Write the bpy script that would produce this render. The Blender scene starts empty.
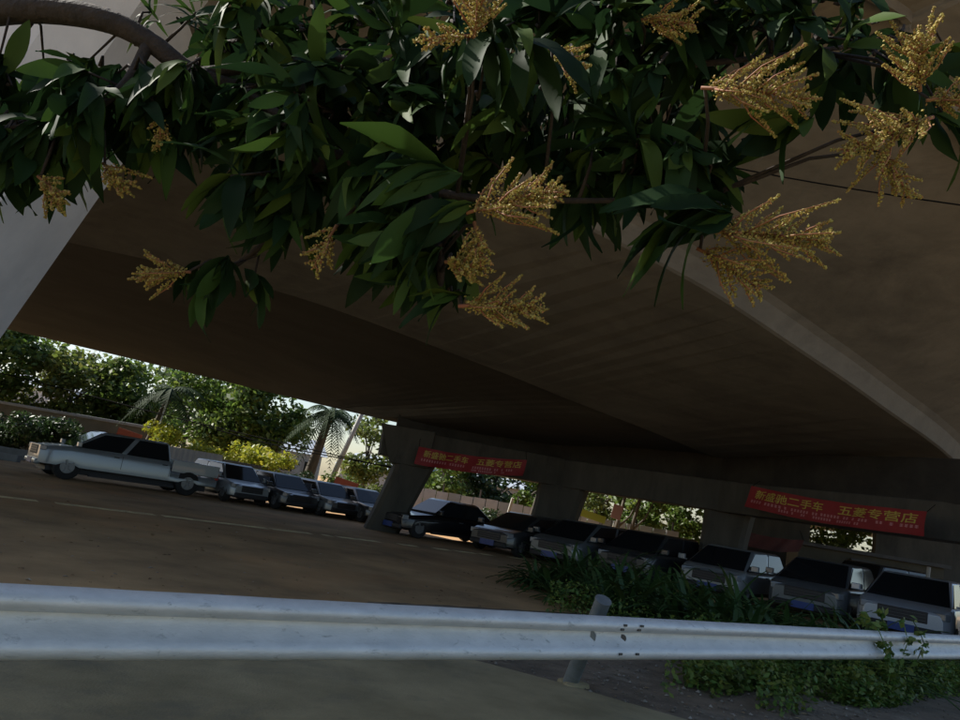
import bpy, math, random
import numpy as np
from mathutils import Vector, Matrix
random.seed(7); rng = np.random.default_rng(7)
S = bpy.context.scene
COL = S.collection

# ------------------------------------------------------------------ camera
CAM_H, F = 1.5, 750.0                      # eye height (m); focal length in pixels of a 960 wide frame
TILT, PITCH = math.atan(.1716), math.atan(140 / 750)
fw = Vector((0, math.cos(PITCH), math.sin(PITCH)))
r0 = Vector((1, 0, 0)); u0 = Vector((0, -math.sin(PITCH), math.cos(PITCH)))
RT = math.cos(TILT) * r0 + math.sin(TILT) * u0
UP = -math.sin(TILT) * r0 + math.cos(TILT) * u0
EYE = Vector((0, 0, CAM_H))
cd = bpy.data.cameras.new('camera'); cam = bpy.data.objects.new('camera', cd); COL.objects.link(cam)
m3 = Matrix((RT, UP, -fw)).transposed()
cam.matrix_world = Matrix.Translation(EYE) @ m3.to_4x4()
cd.sensor_width = 36; cd.lens = 36 * F / 960; cd.clip_start = .05; cd.clip_end = 3000
S.camera = cam

# ------------------------------------------------------------------ sky, sun, exposure
SUN_AZ, SUN_EL = math.radians(290), math.radians(40)       # azimuth from +Y towards +X
W = bpy.data.worlds.new('World'); S.world = W; W.use_nodes = True
nt = W.node_tree; nt.nodes.clear()
sky = nt.nodes.new('ShaderNodeTexSky'); sky.sky_type = 'NISHITA'; sky.sun_disc = False
sky.sun_elevation = SUN_EL; sky.sun_rotation = SUN_AZ
sky.air_density = 1.0; sky.dust_density = 1.2; sky.ozone_density = 1.0
bg = nt.nodes.new('ShaderNodeBackground'); bg.inputs['Strength'].default_value = .085
wo = nt.nodes.new('ShaderNodeOutputWorld')
nt.links.new(sky.outputs[0], bg.inputs[0]); nt.links.new(bg.outputs[0], wo.inputs[0])
sl = bpy.data.lights.new('sun', 'SUN'); sl.energy = 5.0; sl.angle = math.radians(.5); sl.color = (1, .95, .86)
so = bpy.data.objects.new('sun', sl); COL.objects.link(so)
sd = Vector((math.sin(SUN_AZ) * math.cos(SUN_EL), math.cos(SUN_AZ) * math.cos(SUN_EL), math.sin(SUN_EL)))
so.rotation_euler = sd.to_track_quat('Z', 'Y').to_euler(); so.location = (0, 0, 60)
S.view_settings.view_transform = 'Standard'; S.view_settings.look = 'None'
S.view_settings.gamma = 1; S.view_settings.exposure = 0.82
S.cycles.max_bounces = 8; S.cycles.diffuse_bounces = 5; S.cycles.use_denoising = True

# ------------------------------------------------------------------ helpers
def ray(px, py): return fw * F + RT * (px - 480) + UP * (360 - py)
def onz(px, py, z=0.0):
    d = ray(px, py); return EYE + d * ((z - CAM_H) / d.z)
def atd(px, py, D):                         # point at camera depth D
    return EYE + ray(px, py) * (D / F)
def gp(px, D, z=0.0):                       # ground point under the horizon pixel px at depth D
    q = EYE + ray(px, 422.4 + .1716 * px) * (D / F); return Vector((q.x, q.y, z))

def tag(o, label=None, cat=None, group=None, kind=None):
    if label: o['label'] = label
    if cat: o['category'] = cat
    if group: o['group'] = group
    if kind: o['kind'] = kind
    return o
def empty(name, loc=(0, 0, 0), rz=0, parent=None):
    o = bpy.data.objects.new(name, None); COL.objects.link(o)
    o.location = loc; o.rotation_euler = (0, 0, rz); o.parent = parent; o.empty_display_size = .1
    return o
def link(name, me, mat=None, parent=None):
    o = bpy.data.objects.new(name, me); COL.objects.link(o); o.parent = parent
    if mat is not None and not me.materials:
        for m in (mat if isinstance(mat, (list, tuple)) else [mat]): me.materials.append(m)
    return o

class MB:
    def __init__(s): s.v = []; s.f = []; s.mi = []; s.n = 0
    def add(s, vs, fs, mi=0):
        b = len(s.v); s.v += [tuple(v) for v in vs]; s.f += [tuple(i + b for i in f) for f in fs]; s.mi += [mi] * len(fs)
        return s
    def box(s, c, d, rot=None, mi=0, taper=1.0):
        x, y, z = d[0] / 2, d[1] / 2, d[2] / 2; t = taper
        vs = [(-x, -y, -z), (x, -y, -z), (x, y, -z), (-x, y, -z), (-x * t, -y * t, z), (x * t, -y * t, z), (x * t, y * t, z), (-x * t, y * t, z)]
        vs = [Vector(v) for v in vs]
        if rot is not None: vs = [rot @ v for v in vs]
        c = Vector(c)
        return s.add([v + c for v in vs], [(0, 3, 2, 1), (4, 5, 6, 7), (0, 1, 5, 4), (1, 2, 6, 5), (2, 3, 7, 6), (3, 0, 4, 7)], mi)
    def hexa(s, lo, hi, mi=0):               # lo, hi: four corners each, ccw seen from above
        return s.add(list(lo) + list(hi), [(0, 3, 2, 1), (4, 5, 6, 7), (0, 1, 5, 4), (1, 2, 6, 5), (2, 3, 7, 6), (3, 0, 4, 7)], mi)
    def tube(s, pts, rad, n=8, mi=0, cap=True):
        pts = [Vector(p) for p in pts]
        if not isinstance(rad, (list, tuple)): rad = [rad] * len(pts)
        vs = []; fs = []; prev = None
        for i, p in enumerate(pts):
            t = (pts[min(i + 1, len(pts) - 1)] - pts[max(i - 1, 0)]).normalized()
            a = prev if prev is not None else (Vector((0, 0, 1)) if abs(t.z) < .9 else Vector((1, 0, 0)))
            u = (a - t * a.dot(t)).normalized(); w = t.cross(u); prev = u
            for k in range(n):
                an = 2 * math.pi * k / n
                vs.append(p + (u * math.cos(an) + w * math.sin(an)) * rad[i])
        for i in range(len(pts) - 1):
            for k in range(n):
                a, b = i * n + k, i * n + (k + 1) % n
                fs.append((a, b, b + n, a + n))
        if cap:
            fs.append(tuple(reversed(range(n)))); fs.append(tuple(range(len(vs) - n, len(vs))))
        return s.add(vs, fs, mi)
    def lathe(s, prof, n=20, axis='z', c=(0, 0, 0), mi=0):   # prof: (radius, height)
        vs = []; fs = []
        for r, hh in prof:
            for k in range(n):
                an = 2 * math.pi * k / n; a, b = r * math.cos(an), r * math.sin(an)
                vs.append((c[0] + a, c[1] + b, c[2] + hh) if axis == 'z' else (c[0] + a, c[1] + hh, c[2] + b))
        for i in range(len(prof) - 1):
            for k in range(n):
                a, b = i * n + k, i * n + (k + 1) % n
                fs.append((a, b, b + n, a + n) if axis == 'z' else (a, a + n, b + n, b))
        fs.append(tuple(range(n))[::-1] if axis == 'z' else tuple(range(n)))
        e = tuple(range(len(vs) - n, len(vs))); fs.append(e if axis == 'z' else e[::-1])
        return s.add(vs, fs, mi)
    def loft(s, secs, mi=0, closed=True, cap=True):          # equal length sections
        n = len(secs[0]); vs = [p for sec in secs for p in sec]; fs = []
        for i in range(len(secs) - 1):
            for k in range(n if closed else n - 1):
                a, b = i * n + k, i * n + (k + 1) % n
                fs.append((a, b, b + n, a + n))
        if cap and closed:
            fs.append(tuple(reversed(range(n)))); fs.append(tuple(range(len(vs) - n, len(vs))))
        return s.add(vs, fs, mi)
    def build(s, name, mat, parent=None, smooth=False, bevel=0):
        me = bpy.data.meshes.new(name); me.from_pydata(s.v, [], s.f); me.update()
        for m in (mat if isinstance(mat, (list, tuple)) else [mat]): me.materials.append(m)
        if any(s.mi): me.polygons.foreach_set('material_index', s.mi)
        if smooth: me.polygons.foreach_set('use_smooth', [True] * len(me.polygons))
        o = link(name, me, None, parent)
        if bevel:
            b = o.modifiers.new('edge', 'BEVEL'); b.width = bevel; b.segments = 3; b.harden_normals = smooth; b.limit_method = 'ANGLE'; b.angle_limit = math.radians(35)
        return o

def catmull(pts, n):
    P = [Vector(p) for p in pts]; P = [2 * P[0] - P[1]] + P + [2 * P[-1] - P[-2]]; out = []
    m = len(pts) - 1
    for i in range(n):
        t = i / (n - 1) * m; k = min(int(t), m - 1); t -= k
        a, b, c, d = P[k], P[k + 1], P[k + 2], P[k + 3]
        out.append(.5 * ((2 * b) + (c - a) * t + (2 * a - 5 * b + 4 * c - d) * t * t + (3 * b - a - 3 * c + d) * t ** 3))
    return out

# ------------------------------------------------------------------ materials
MATS = {}
def mat(name, c1, c2=None, rough=.8, scale=4.0, stretch=(1, 1, 1), bump=0.0, bscale=40.0, metal=0.0, detail=6, mid=(.35, .68),
        stain=None, stain_scale=1.0, stain_at=(.55, .75), trans=None, island=None, spec=.5, rough2=None, coords='Object', coat=0):
    m = bpy.data.materials.new(name); m.use_nodes = True; t = m.node_tree; N = t.nodes; L = t.links
    b = N['Principled BSDF']; b.inputs['Roughness'].default_value = rough; b.inputs['Metallic'].default_value = metal
    b.inputs['Specular IOR Level'].default_value = spec; b.inputs['Coat Weight'].default_value = coat
    b.inputs['Base Color'].default_value = (*c1, 1)
    tc = N.new('ShaderNodeTexCoord'); mp = N.new('ShaderNodeMapping'); mp.inputs['Scale'].default_value = stretch
    L.new(tc.outputs[coords], mp.inputs[0])
    col = None
    if c2 is not None:
        nz = N.new('ShaderNodeTexNoise'); nz.inputs['Scale'].default_value = scale; nz.inputs['Detail'].default_value = detail
        nz.inputs['Roughness'].default_value = .62
        L.new(mp.outputs[0], nz.inputs['Vector'])
        cr = N.new('ShaderNodeValToRGB'); cr.color_ramp.elements[0].position = mid[0]; cr.color_ramp.elements[1].position = mid[1]
        cr.color_ramp.elements[0].color = (*c1, 1); cr.color_ramp.elements[1].color = (*c2, 1)
        L.new(nz.outputs['Fac'], cr.inputs[0]); col = cr.outputs[0]
        if rough2 is not None:
            mr = N.new('ShaderNodeMapRange'); mr.inputs['To Min'].default_value = rough; mr.inputs['To Max'].default_value = rough2
            L.new(nz.outputs['Fac'], mr.inputs[0]); L.new(mr.outputs[0], b.inputs['Roughness'])
    if stain is not None:
        n2 = N.new('ShaderNodeTexNoise'); n2.inputs['Scale'].default_value = stain_scale; n2.inputs['Detail'].default_value = 9
        n2.inputs['Roughness'].default_value = .7; n2.inputs['Distortion'].default_value = .4
        L.new(mp.outputs[0], n2.inputs['Vector'])
        r2 = N.new('ShaderNodeMapRange'); r2.inputs['From Min'].default_value = stain_at[0]; r2.inputs['From Max'].default_value = stain_at[1]
        L.new(n2.outputs['Fac'], r2.inputs[0])
        mx = N.new('ShaderNodeMix'); mx.data_type = 'RGBA'; mx.inputs[7].default_value = (*stain, 1)
        L.new(r2.outputs[0], mx.inputs[0])
        if col: L.new(col, mx.inputs[6])
        else: mx.inputs[6].default_value = (*c1, 1)
        col = mx.outputs[2]
    if island is not None:                    # every loose leaf its own tone
        g = N.new('ShaderNodeNewGeometry'); ra = N.new('ShaderNodeValToRGB')
        es = ra.color_ramp.elements
        for i, c in enumerate(island):
            e = es[i] if i < 2 else es.new(1.0)
            e.color = (*c, 1)
        for i, e in enumerate(es): e.position = i / (len(island) - 1)
        oi = N.new('ShaderNodeObjectInfo'); ad = N.new('ShaderNodeMath'); ad.operation = 'ADD'; fr = N.new('ShaderNodeMath'); fr.operation = 'FRACT'
        L.new(g.outputs['Random Per Island'], ad.inputs[0]); L.new(oi.outputs['Random'], ad.inputs[1]); L.new(ad.outputs[0], fr.inputs[0])
        L.new(fr.outputs[0], ra.inputs[0]); col = ra.outputs[0]
    if col: L.new(col, b.inputs['Base Color'])
    if bump:
        n3 = N.new('ShaderNodeTexNoise'); n3.inputs['Scale'].default_value = bscale; n3.inputs['Detail'].default_value = 8
        L.new(mp.outputs[0], n3.inputs['Vector'])
        bp = N.new('ShaderNodeBump'); bp.inputs['Strength'].default_value = bump; bp.inputs['Distance'].default_value = .02
        L.new(n3.outputs['Fac'], bp.inputs['Height']); L.new(bp.outputs[0], b.inputs['Normal'])
    if trans is not None:
        tr = N.new('ShaderNodeBsdfTranslucent'); ms = N.new('ShaderNodeMixShader'); ms.inputs[0].default_value = trans
        if col: L.new(col, tr.inputs[0])
        else: tr.inputs[0].default_value = (*c1, 1)
        L.new(b.outputs[0], ms.inputs[1]); L.new(tr.outputs[0], ms.inputs[2])
        L.new(ms.outputs[0], N['Material Output'].inputs[0])
    MATS[name] = m; return m

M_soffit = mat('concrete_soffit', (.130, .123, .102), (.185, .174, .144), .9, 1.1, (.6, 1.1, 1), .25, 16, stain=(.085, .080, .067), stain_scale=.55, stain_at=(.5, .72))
M_soffit2 = mat('concrete_soffit_shade_dark', (.070, .063, .050), (.095, .086, .068), .9, .9, (.5, 1.1, 1), .2, 14, stain=(.05, .045, .037), stain_scale=.5, stain_at=(.5, .8))  # darker copy of the soffit: deep interior shade put into the colour
M_shade = mat('shade_dark_concrete', (.022, .020, .017), (.04, .037, .030), .95, 1.5)  # near-black stands for deep shade between soffit and beams
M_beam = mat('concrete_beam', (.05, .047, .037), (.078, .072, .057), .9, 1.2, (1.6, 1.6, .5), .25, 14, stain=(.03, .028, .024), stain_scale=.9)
M_pier = mat('concrete_pale', (.56, .60, .66), (.68, .72, .78), .85, 1.3, (1, 1, .6), .2, 22, stain=(.46, .49, .53), stain_scale=.8, stain_at=(.56, .72))
M_road = mat('earthy_asphalt', (.23, .145, .066), (.52, .33, .155), .92, .45, (1, 1, 1), .35, 55, stain=(.48, .25, .095), stain_scale=.16, stain_at=(.5, .72))
M_apron = mat('apron_concrete', (.20, .172, .095), (.36, .305, .178), .88, 1.1, (1, 1, 1), .3, 60, stain=(.13, .125, .09), stain_scale=.7, stain_at=(.52, .72))
M_dirt = mat('dark_soil', (.10, .08, .056), (.21, .165, .115), .95, 3, (1, 1, 1), .8, 30, stain=(.25, .22, .17), stain_scale=1.6, stain_at=(.56, .7))
M_sun_streak = mat('sun_streak_paint', (.90, .78, .42), (.55, .44, .24), .85, 3.5, mid=(.42, .6))  # pale yellow stands in for sun falling on the ground
M_rail = mat('galvanised_steel', (.60, .625, .63), (.74, .76, .76), .5, 5, (1, 1, 3), .10, 40, metal=.35, stain=(.34, .36, .36), stain_scale=9, stain_at=(.58, .70), rough2=.55)
M_post = mat('galvanised_post', (.17, .20, .215), (.25, .285, .30), .5, 6, metal=.5, stain=(.18, .18, .16), stain_scale=5)
M_bolt = mat('bolt_steel', (.10, .10, .10), rough=.5, metal=.8)
M_bark = mat('mango_bark', (.016, .011, .008), (.034, .023, .016), .9, 18, (1, 1, 1), .6, 40)
M_bark2 = mat('grey_bark', (.055, .046, .035), (.10, .085, .065), .9, 6, (1, 1, .4), .6, 20)
M_mleaf = mat('mango_leaf', (.03, .06, .025), rough=.62, trans=.22, island=[(.008, .019, .006), (.013, .032, .009), (.011, .028, .011), (.034, .072, .014), (.055, .085, .016)], spec=.10)
M_flor = mat('mango_floret', (.4, .3, .08), rough=.7, trans=.25, island=[(.32, .21, .055), (.46, .38, .10), (.28, .27, .07), (.36, .18, .07)])
M_stalk = mat('panicle_stalk', (.22, .07, .04), (.26, .14, .05), .7, 30)
def leafmat(name, cols, tr=.45): return mat(name, cols[0], rough=.5, trans=tr, island=cols)
M_l1 = leafmat('leaf_mid_green', [(.07, .13, .02), (.13, .20, .035), (.045, .09, .02), (.18, .23, .045)])
M_l2 = leafmat('leaf_dark_green', [(.016, .038, .012), (.03, .062, .016), (.045, .08, .024), (.02, .042, .015)], .3)
M_l3 = leafmat('leaf_olive', [(.09, .13, .025), (.14, .18, .035), (.06, .095, .02), (.19, .19, .045)])
M_ly = leafmat('leaf_yellow_green', [(.34, .34, .03), (.26, .31, .03), (.44, .40, .04), (.16, .24, .03)])
M_strap = leafmat('strap_leaf', [(.03, .075, .02), (.055, .115, .028), (.04, .09, .03), (.085, .13, .035)], .2)
M_weed = leafmat('weed_leaf', [(.06, .14, .024), (.11, .20, .036), (.17, .21, .04), (.04, .09, .02)], .25)
M_palm = mat('palm_leaf', (.02, .04, .02), rough=.75, spec=.15, trans=.2, island=[(.012, .030, .010), (.024, .05, .016), (.018, .038, .014), (.035, .06, .02)])
M_glass = mat('car_glass', (.012, .014, .017), rough=.06, spec=.4)
M_tyre = mat('tyre_rubber', (.018, .018, .018), rough=.85)
M_rim = mat('wheel_alloy', (.20, .205, .21), rough=.4, metal=.6)
M_bar = mat('grille_bar', (.07, .07, .075), rough=.35, metal=.5)
M_black = mat('black_plastic', (.02, .02, .022), rough=.6)
M_lens = mat('lamp_lens', (.26, .29, .32), rough=.15, metal=.3)
M_plate = mat('blue_plate', (.018, .05, .22), rough=.4)
M_tail = mat('tail_lamp', (.35, .02, .02), rough=.2)
M_red = mat('banner_red', (.25, .012, .017), (.20, .010, .015), .65, 2)
M_gold = mat('banner_gold', (.42, .34, .06), rough=.6)
M_pink = mat('banner_small_print', (.50, .22, .24), rough=.6)
M_red2 = mat('faded_red', (.10, .022, .018), (.07, .018, .015), .7, 3)
M_wall = mat('beige_wall', (.085, .078, .055), (.12, .11, .08), .9, 1.2, stain=(.055, .048, .035), stain_scale=.6)
M_coping = mat('wall_coping', (.24, .255, .265), (.19, .20, .205), .9, 3)
M_white = mat('white_render', (.45, .49, .54), (.52, .56, .60), .8, 1)
M_bluegrey = mat('blue_grey_roof', (.30, .34, .39), (.38, .42, .47), .6, 2, (6, .4, 1))
M_brick = mat('red_brown_wall', (.055, .034, .028), (.04, .03, .025), .85, 3)
M_sheet = mat('corrugated_sheet', (.30, .30, .315), (.37, .37, .385), .5, 2, metal=.2)
M_dsheet = mat('dark_sheet', (.06, .06, .055), (.09, .085, .08), .6, 3)
M_cable = mat('black_cable', (.008, .008, .008), rough=.9, spec=.05)
M_pole = mat('pole_concrete', (.40, .39, .36), (.48, .47, .43), .85, 3, (1, 1, .5))
M_stone = mat('pebble', (.20, .18, .15), rough=.9, island=[(.08, .066, .05), (.17, .15, .12), (.12, .10, .075), (.30, .28, .24)])
M_litter = mat('dry_litter', (.3, .2, .1), rough=.85, island=[(.24, .15, .07), (.36, .26, .14), (.16, .09, .045), (.50, .46, .40)])
M_yel = mat('yellow_sign', (.28, .32, .04), rough=.6)
M_pinkb = mat('pink_board', (.36, .20, .19), rough=.6)
M_orange = mat('orange_sign', (.26, .06, .028), (.20, .045, .022), .6, 3)
M_log = mat('cut_log', (.20, .10, .05), (.28, .15, .08), .9, 12)
def paint(name, c, rough=.3, metal=.35): return mat(name, c, rough=rough, metal=metal, coat=.6)
P_silver = paint('paint_silver', (.26, .29, .31)); P_white = paint('paint_white', (.58, .62, .66), .3, .05)
P_black = paint('paint_black', (.012, .012, .014)); P_grey = paint('paint_grey', (.14, .16, .175)); P_dgrey = paint('paint_dark_grey', (.05, .055, .06))
P_blue = paint('paint_blue_grey', (.38, .43, .50))

# ------------------------------------------------------------------ ground
def sheet(name, pts, z, m, kind='structure'):
    mb = MB(); mb.add([(p[0], p[1], z) for p in pts], [tuple(range(len(pts)))])
    o = mb.build(name, m); return tag(o, kind=kind)
sheet('ground', [(-600, -300), (600, -300), (600, 900), (-600, 900)], 0, M_road)
NZ = .12                                   # the verge by the camera lies a little higher than the yard
rl = lambda px, off=0.0: gp(px, 1 / (.314 - .216 * px / 960) + off)
edge = [onz(430, 650, NZ), onz(500, 668, NZ), onz(560, 684, NZ), onz(620, 702, NZ), onz(690, 722, NZ), onz(860, 790, NZ)]
ap = [onz(-900, 560, NZ), onz(-300, 598, NZ), onz(0, 616, NZ), onz(200, 630, NZ), onz(340, 642, NZ)] + edge + [Vector((5, 0.5, 0)), Vector((6, -12, 0)), Vector((-14, -12, 0))]
mb = MB(); n = len(ap)
mb.add([(p.x, p.y, NZ + .012) for p in ap] + [(p.x, p.y, -.2) for p in ap], [tuple(range(n))[::-1]] + [(i, (i + 1) % n, n + (i + 1) % n, n + i) for i in range(n)])
tag(mb.build('concrete_apron', M_apron), kind='structure')
# dirt verge, uneven
def hnoise(x, y):
    return (math.sin(x * 2.1 + 1.3 * math.sin(y * 1.7)) + math.sin(y * 2.9 + x * .9) + .6 * math.sin(x * 6.3 + y * 4.1) + .5 * math.sin(y * 8.7 - x * 5.2)) * .5
mb = MB(); gx, gy = 120, 110; vs = []; fs = []
for j in range(gy + 1):
    for i in range(gx + 1):
        x = -.9 + 18 * i / gx; y = 2.0 + 18 * j / gy
        rx = x; ry = 4.85 + (x - 0) * .80          # the rail's line in plan
        dist = y - ry
        f = min(1, max(0, (6.2 - dist) / 1.8))
        z = (NZ - .028 + .022 * hnoise(x, y) ) * f - (.06 if f == 0 else 0)
        vs.append((x, y, z))
for j in range(gy):
    for i in range(gx):
        a = j * (gx + 1) + i
        if max(vs[k][2] for k in (a, a + 1, a + gx + 2, a + gx + 1)) > -.05: fs.append((a, a + 1, a + gx + 2, a + gx + 1))
mb.add(vs, fs); tag(mb.build('dirt_verge', M_dirt, smooth=True), kind='structure')
# streak of sunlight through the deck joint, painted on the yard
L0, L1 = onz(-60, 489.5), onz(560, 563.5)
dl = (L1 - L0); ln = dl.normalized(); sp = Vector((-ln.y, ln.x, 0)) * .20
sun_streak = empty('sun_streak', (0, 0, 0)); tag(sun_streak, kind='structure')
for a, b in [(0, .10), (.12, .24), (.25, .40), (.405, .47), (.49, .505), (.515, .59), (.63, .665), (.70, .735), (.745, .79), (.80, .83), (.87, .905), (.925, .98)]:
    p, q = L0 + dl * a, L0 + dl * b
    MB().add([(v.x, v.y, .005) for v in (p - sp, q - sp, q + sp, p + sp)], [(0, 1, 2, 3)]).build('sun_streak_dash', M_sun_streak, sun_streak)

# ------------------------------------------------------------------ overpass
over = empty('overpass', gp(400, 24)); OL = -Vector(over.location)
tag(over, 'grey-brown concrete road overpass with curved box girder spanning the whole view', 'bridge')
def off(mb):                                # world coordinates to the overpass's own
    mb.v = [(x + OL.x, y + OL.y, z + OL.z) for x, y, z in mb.v]; return mb
NS = 64
def V3(x, y, z): return Vector((x, y, z))
E1 = [V3(-46, 10, 8.2), V3(-13, 9.8, 8.1), onz(245, 45, 8.0), onz(400, 125, 7.6), onz(565, 215, 7.0), onz(700, 285, 6.3), onz(800, 350, 5.6), onz(880, 405, 5.1), onz(960, 467, 4.6), V3(21, 30.5, 4.55), V3(32, 45, 4.55), V3(47, 65, 4.55)]
E2 = [V3(-46, 18.5, 6.7), V3(-30, 18.5, 6.6), V3(-19, 18.6, 6.4), onz(80, 245, 6.2), onz(290, 295, 5.8), onz(480, 364, 5.1), onz(570, 400, 4.7), onz(660, 435, 4.3), V3(9.8, 27, 4.25), V3(15, 34, 4.2), V3(24, 47, 4.2), V3(36, 66, 4.2)]
E0 = [V3(-46, 7.0, 9.6), V3(-11, 7.0, 9.6), V3(-4.2, 7.5, 9.6), V3(1.2, 8.3, 9.6), onz(893, 0, 9.5), onz(912, 33, 9.2), onz(960, 110, 8.6), V3(10.6, 13.2, 7.6), V3(15.8, 18.6, 6.8), V3(23, 28.8, 6.6), V3(34, 43.5, 6.5), V3(49, 63, 6.5)]
NW = Vector((.742, -.67, 0))
c1, c2, c0 = catmull(E1, NS), catmull(E2, NS), catmull(E0, NS)
secs = []
for a, b, c in zip(c1, c2, c0):
    ww = c + NW * .95 + V3(0, 0, .28)
    secs.append([b, a + (b - a).normalized() * .06, a + V3(0, 0, .03), a + V3(0, 0, .44) + NW * .10, a + V3(0, 0, .56) + NW * .22, c - NW * .14 + V3(0, 0, -.02), c - NW * .10 + V3(0, 0, -.14), c + V3(0, 0, -.14), c + V3(0, 0, .04), ww, ww + V3(0, 0, 1.3), ww - NW * .3 + V3(0, 0, 1.3), b + V3(0, 0, 2.6)])
mb = MB(); mb.loft(secs)
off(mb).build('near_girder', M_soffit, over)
# the far deck beyond the joint
E3 = [V3(-62, 37, 6.3), V3(-42, 36.2, 6.1), onz(-60, 315, 5.85), onz(10, 330, 5.6), onz(130, 358.5, 5.1), onz(260, 390, 4.45), onz(330, 407, 4.1), onz(390, 421, 3.8), V3(1.5, 29.5, 3.75), V3(7, 37, 3.75), V3(16, 50, 3.75), V3(28, 69, 3.75)]
c3 = catmull(E3, NS); secs = []
for b, d in zip(c2, c3):
    u = d - b; u.z = 0; u = u.normalized(); w = (d - b).length
    g0 = b + u * .07
    zz = (d.z - b.z)
    def lerp(t, dz): q = b + (d - b) * t; return V3(q.x, q.y, q.z + dz)
    secs.append([g0 + V3(0, 0, .10), lerp(.35, .16), lerp(.7, .06), d, d + V3(0, 0, .55), d + u * 3.2 + V3(0, 0, 1.25), d + u * 3.2 + V3(0, 0, 2.3), g0 + V3(0, 0, 2.6)])  # unseen outer wing added beyond the edge to shade the far cars
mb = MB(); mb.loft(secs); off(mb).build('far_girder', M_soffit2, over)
# piers, leaning and flared, and the crossbeam between them
def pier(base, top, w, d, zt, name='pier', m=M_beam, flare=1.15, ang=0.0):
    mb = MB(); secs = []
    for t in (0, .35, .7, 1):
        p = base.lerp(top, t); k = 1 + (flare - 1) * t * t
        ca, sa = math.cos(ang), math.sin(ang); sec = []
        ch = .14
        hw, hd = w / 2 * k, d / 2 * k
        for x, y in [(-hw + ch, -hd), (hw - ch, -hd), (hw, -hd + ch), (hw, hd - ch), (hw - ch, hd), (-hw + ch, hd), (-hw, hd - ch), (-hw, -hd + ch)]:
            sec.append((p.x + x * ca - y * sa, p.y + x * sa + y * ca, p.z))
        secs.append(sec)
    mb.loft(secs)
    return off(mb).build(name, m, over)
P1, P2, P3, P4 = gp(394, 26), gp(553, 27), gp(722, 24.2), gp(1000, 16.8)
def up(p, z, dx=0.0, dy=0.0): return V3(p.x + dx, p.y + dy, z)
pier(up(P1, -.1, -.22), up(P1, 2.56, .58), 1.15, 1.2, 2.56, ang=.2)
pier(up(P2, -.1, -.15), up(P2, 2.56, .25), 1.45, 1.3, 2.56, ang=-.3)
pier(up(P3, -.1, -.1), up(P3, 2.56, .15), 1.25, 1.2, 2.56, ang=-.5)
pier(up(P4, -.1), up(P4, 2.56, .2), 1.4, 1.2, 2.56, ang=-.6)
def beam(a, b, z0, z1, d, name, m=M_beam):
    u = (b - a); u.z = 0; u.normalize(); w = V3(-u.y, u.x, 0) * d / 2
    lo = [a - w, b - w, b + w, a + w]
    mb = MB(); mb.hexa([V3(p.x, p.y, z0) for p in lo], [V3(p.x, p.y, z1) for p in lo])
    return off(mb).build(name, M_shade if name == 'shade_infill' else m, over, bevel=.03)
A0 = up(P1, 0, -.75, -.1)
beam(A0, P2, 2.52, 3.5, 1.15, 'crossbeam'); beam(P2, P3 + V3(.3, -.35, 0), 2.5, 3.46, 1.2, 'crossbeam'); beam(P3 + V3(-.35, .3, 0), P4 + V3(2.5, -2, 0), 2.48, 3.42, 1.2, 'crossbeam')
beam(A0 + V3(.4, .3, 0), P2 + V3(0, .3, 0), 3.45, 4.5, .4, 'shade_infill'); beam(P2 + V3(-.2, .4, 0), P3 + V3(.6, .1, 0), 3.4, 4.55, .4, 'shade_infill'); beam(P3 + V3(-.2, .75, 0), P4 + V3(.4, .2, 0), 3.38, 4.5, .4, 'shade_infill')  # infill added to close bright gaps, coloured as deep shade
# flared head at the left pier and bearing blocks on the beams
q = up(P1, 2.56, .35, -.1)
mb = MB(); mb.hexa([V3(q.x - .62, q.y - .66, 2.3), V3(q.x + .7, q.y - .66, 2.3), V3(q.x + .7, q.y + .66, 2.3), V3(q.x - .62, q.y + .66, 2.3)],
                   [V3(q.x - 1.15, q.y - .68, 3.56), V3(q.x + .75, q.y - .68, 3.56), V3(q.x + .75, q.y + .68, 3.56), V3(q.x - 1.15, q.y + .68, 3.56)])
off(mb).build('pier_head', M_beam, over, bevel=.03)
# pale pier at the edge of view, leaning outwards under the near girder
b0, b1 = atd(-306, 630, 10.6), atd(52, 118, 10.6)
dv = (b1 - b0) / (b1.z - b0.z)
def pl(z, dx=0, dy=0): p = b0 + dv * (z - b0.z); return V3(p.x + dx, p.y + dy, z)
mb = MB(); secs = []
for z in (-.1, 1.5, 3, 4.2, 5.6, 7, 8.9):
    k = 0 if z < 4 else (z - 4) * .12
    secs.append([pl(z, -2.8 - k, -.35), pl(z, -.52 - k * .3, -.35), pl(z, 0, .12), pl(z, .03, 1.9), pl(z, -2.8 - k, 1.9)])
mb.loft(secs); off(mb).build('pier', M_pier, over)['label'] = 'pale grey leaning pier with a chamfered corner'
# cable slung under the girder
c_a, c_b = onz(600, 138, 7.6), onz(1040, 216, 6.0)
pts = []
for i in range(15):
    t = i / 14; p = c_a.lerp(c_b, t); pts.append(p + V3(0, 0, -.10 * math.sin(math.pi * t)))
cb = MB().tube(pts, .011, 6).build('hanging_cable', M_cable); tag(cb, 'thin black cable slung under the near girder beside the flowers', 'cable')

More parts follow.
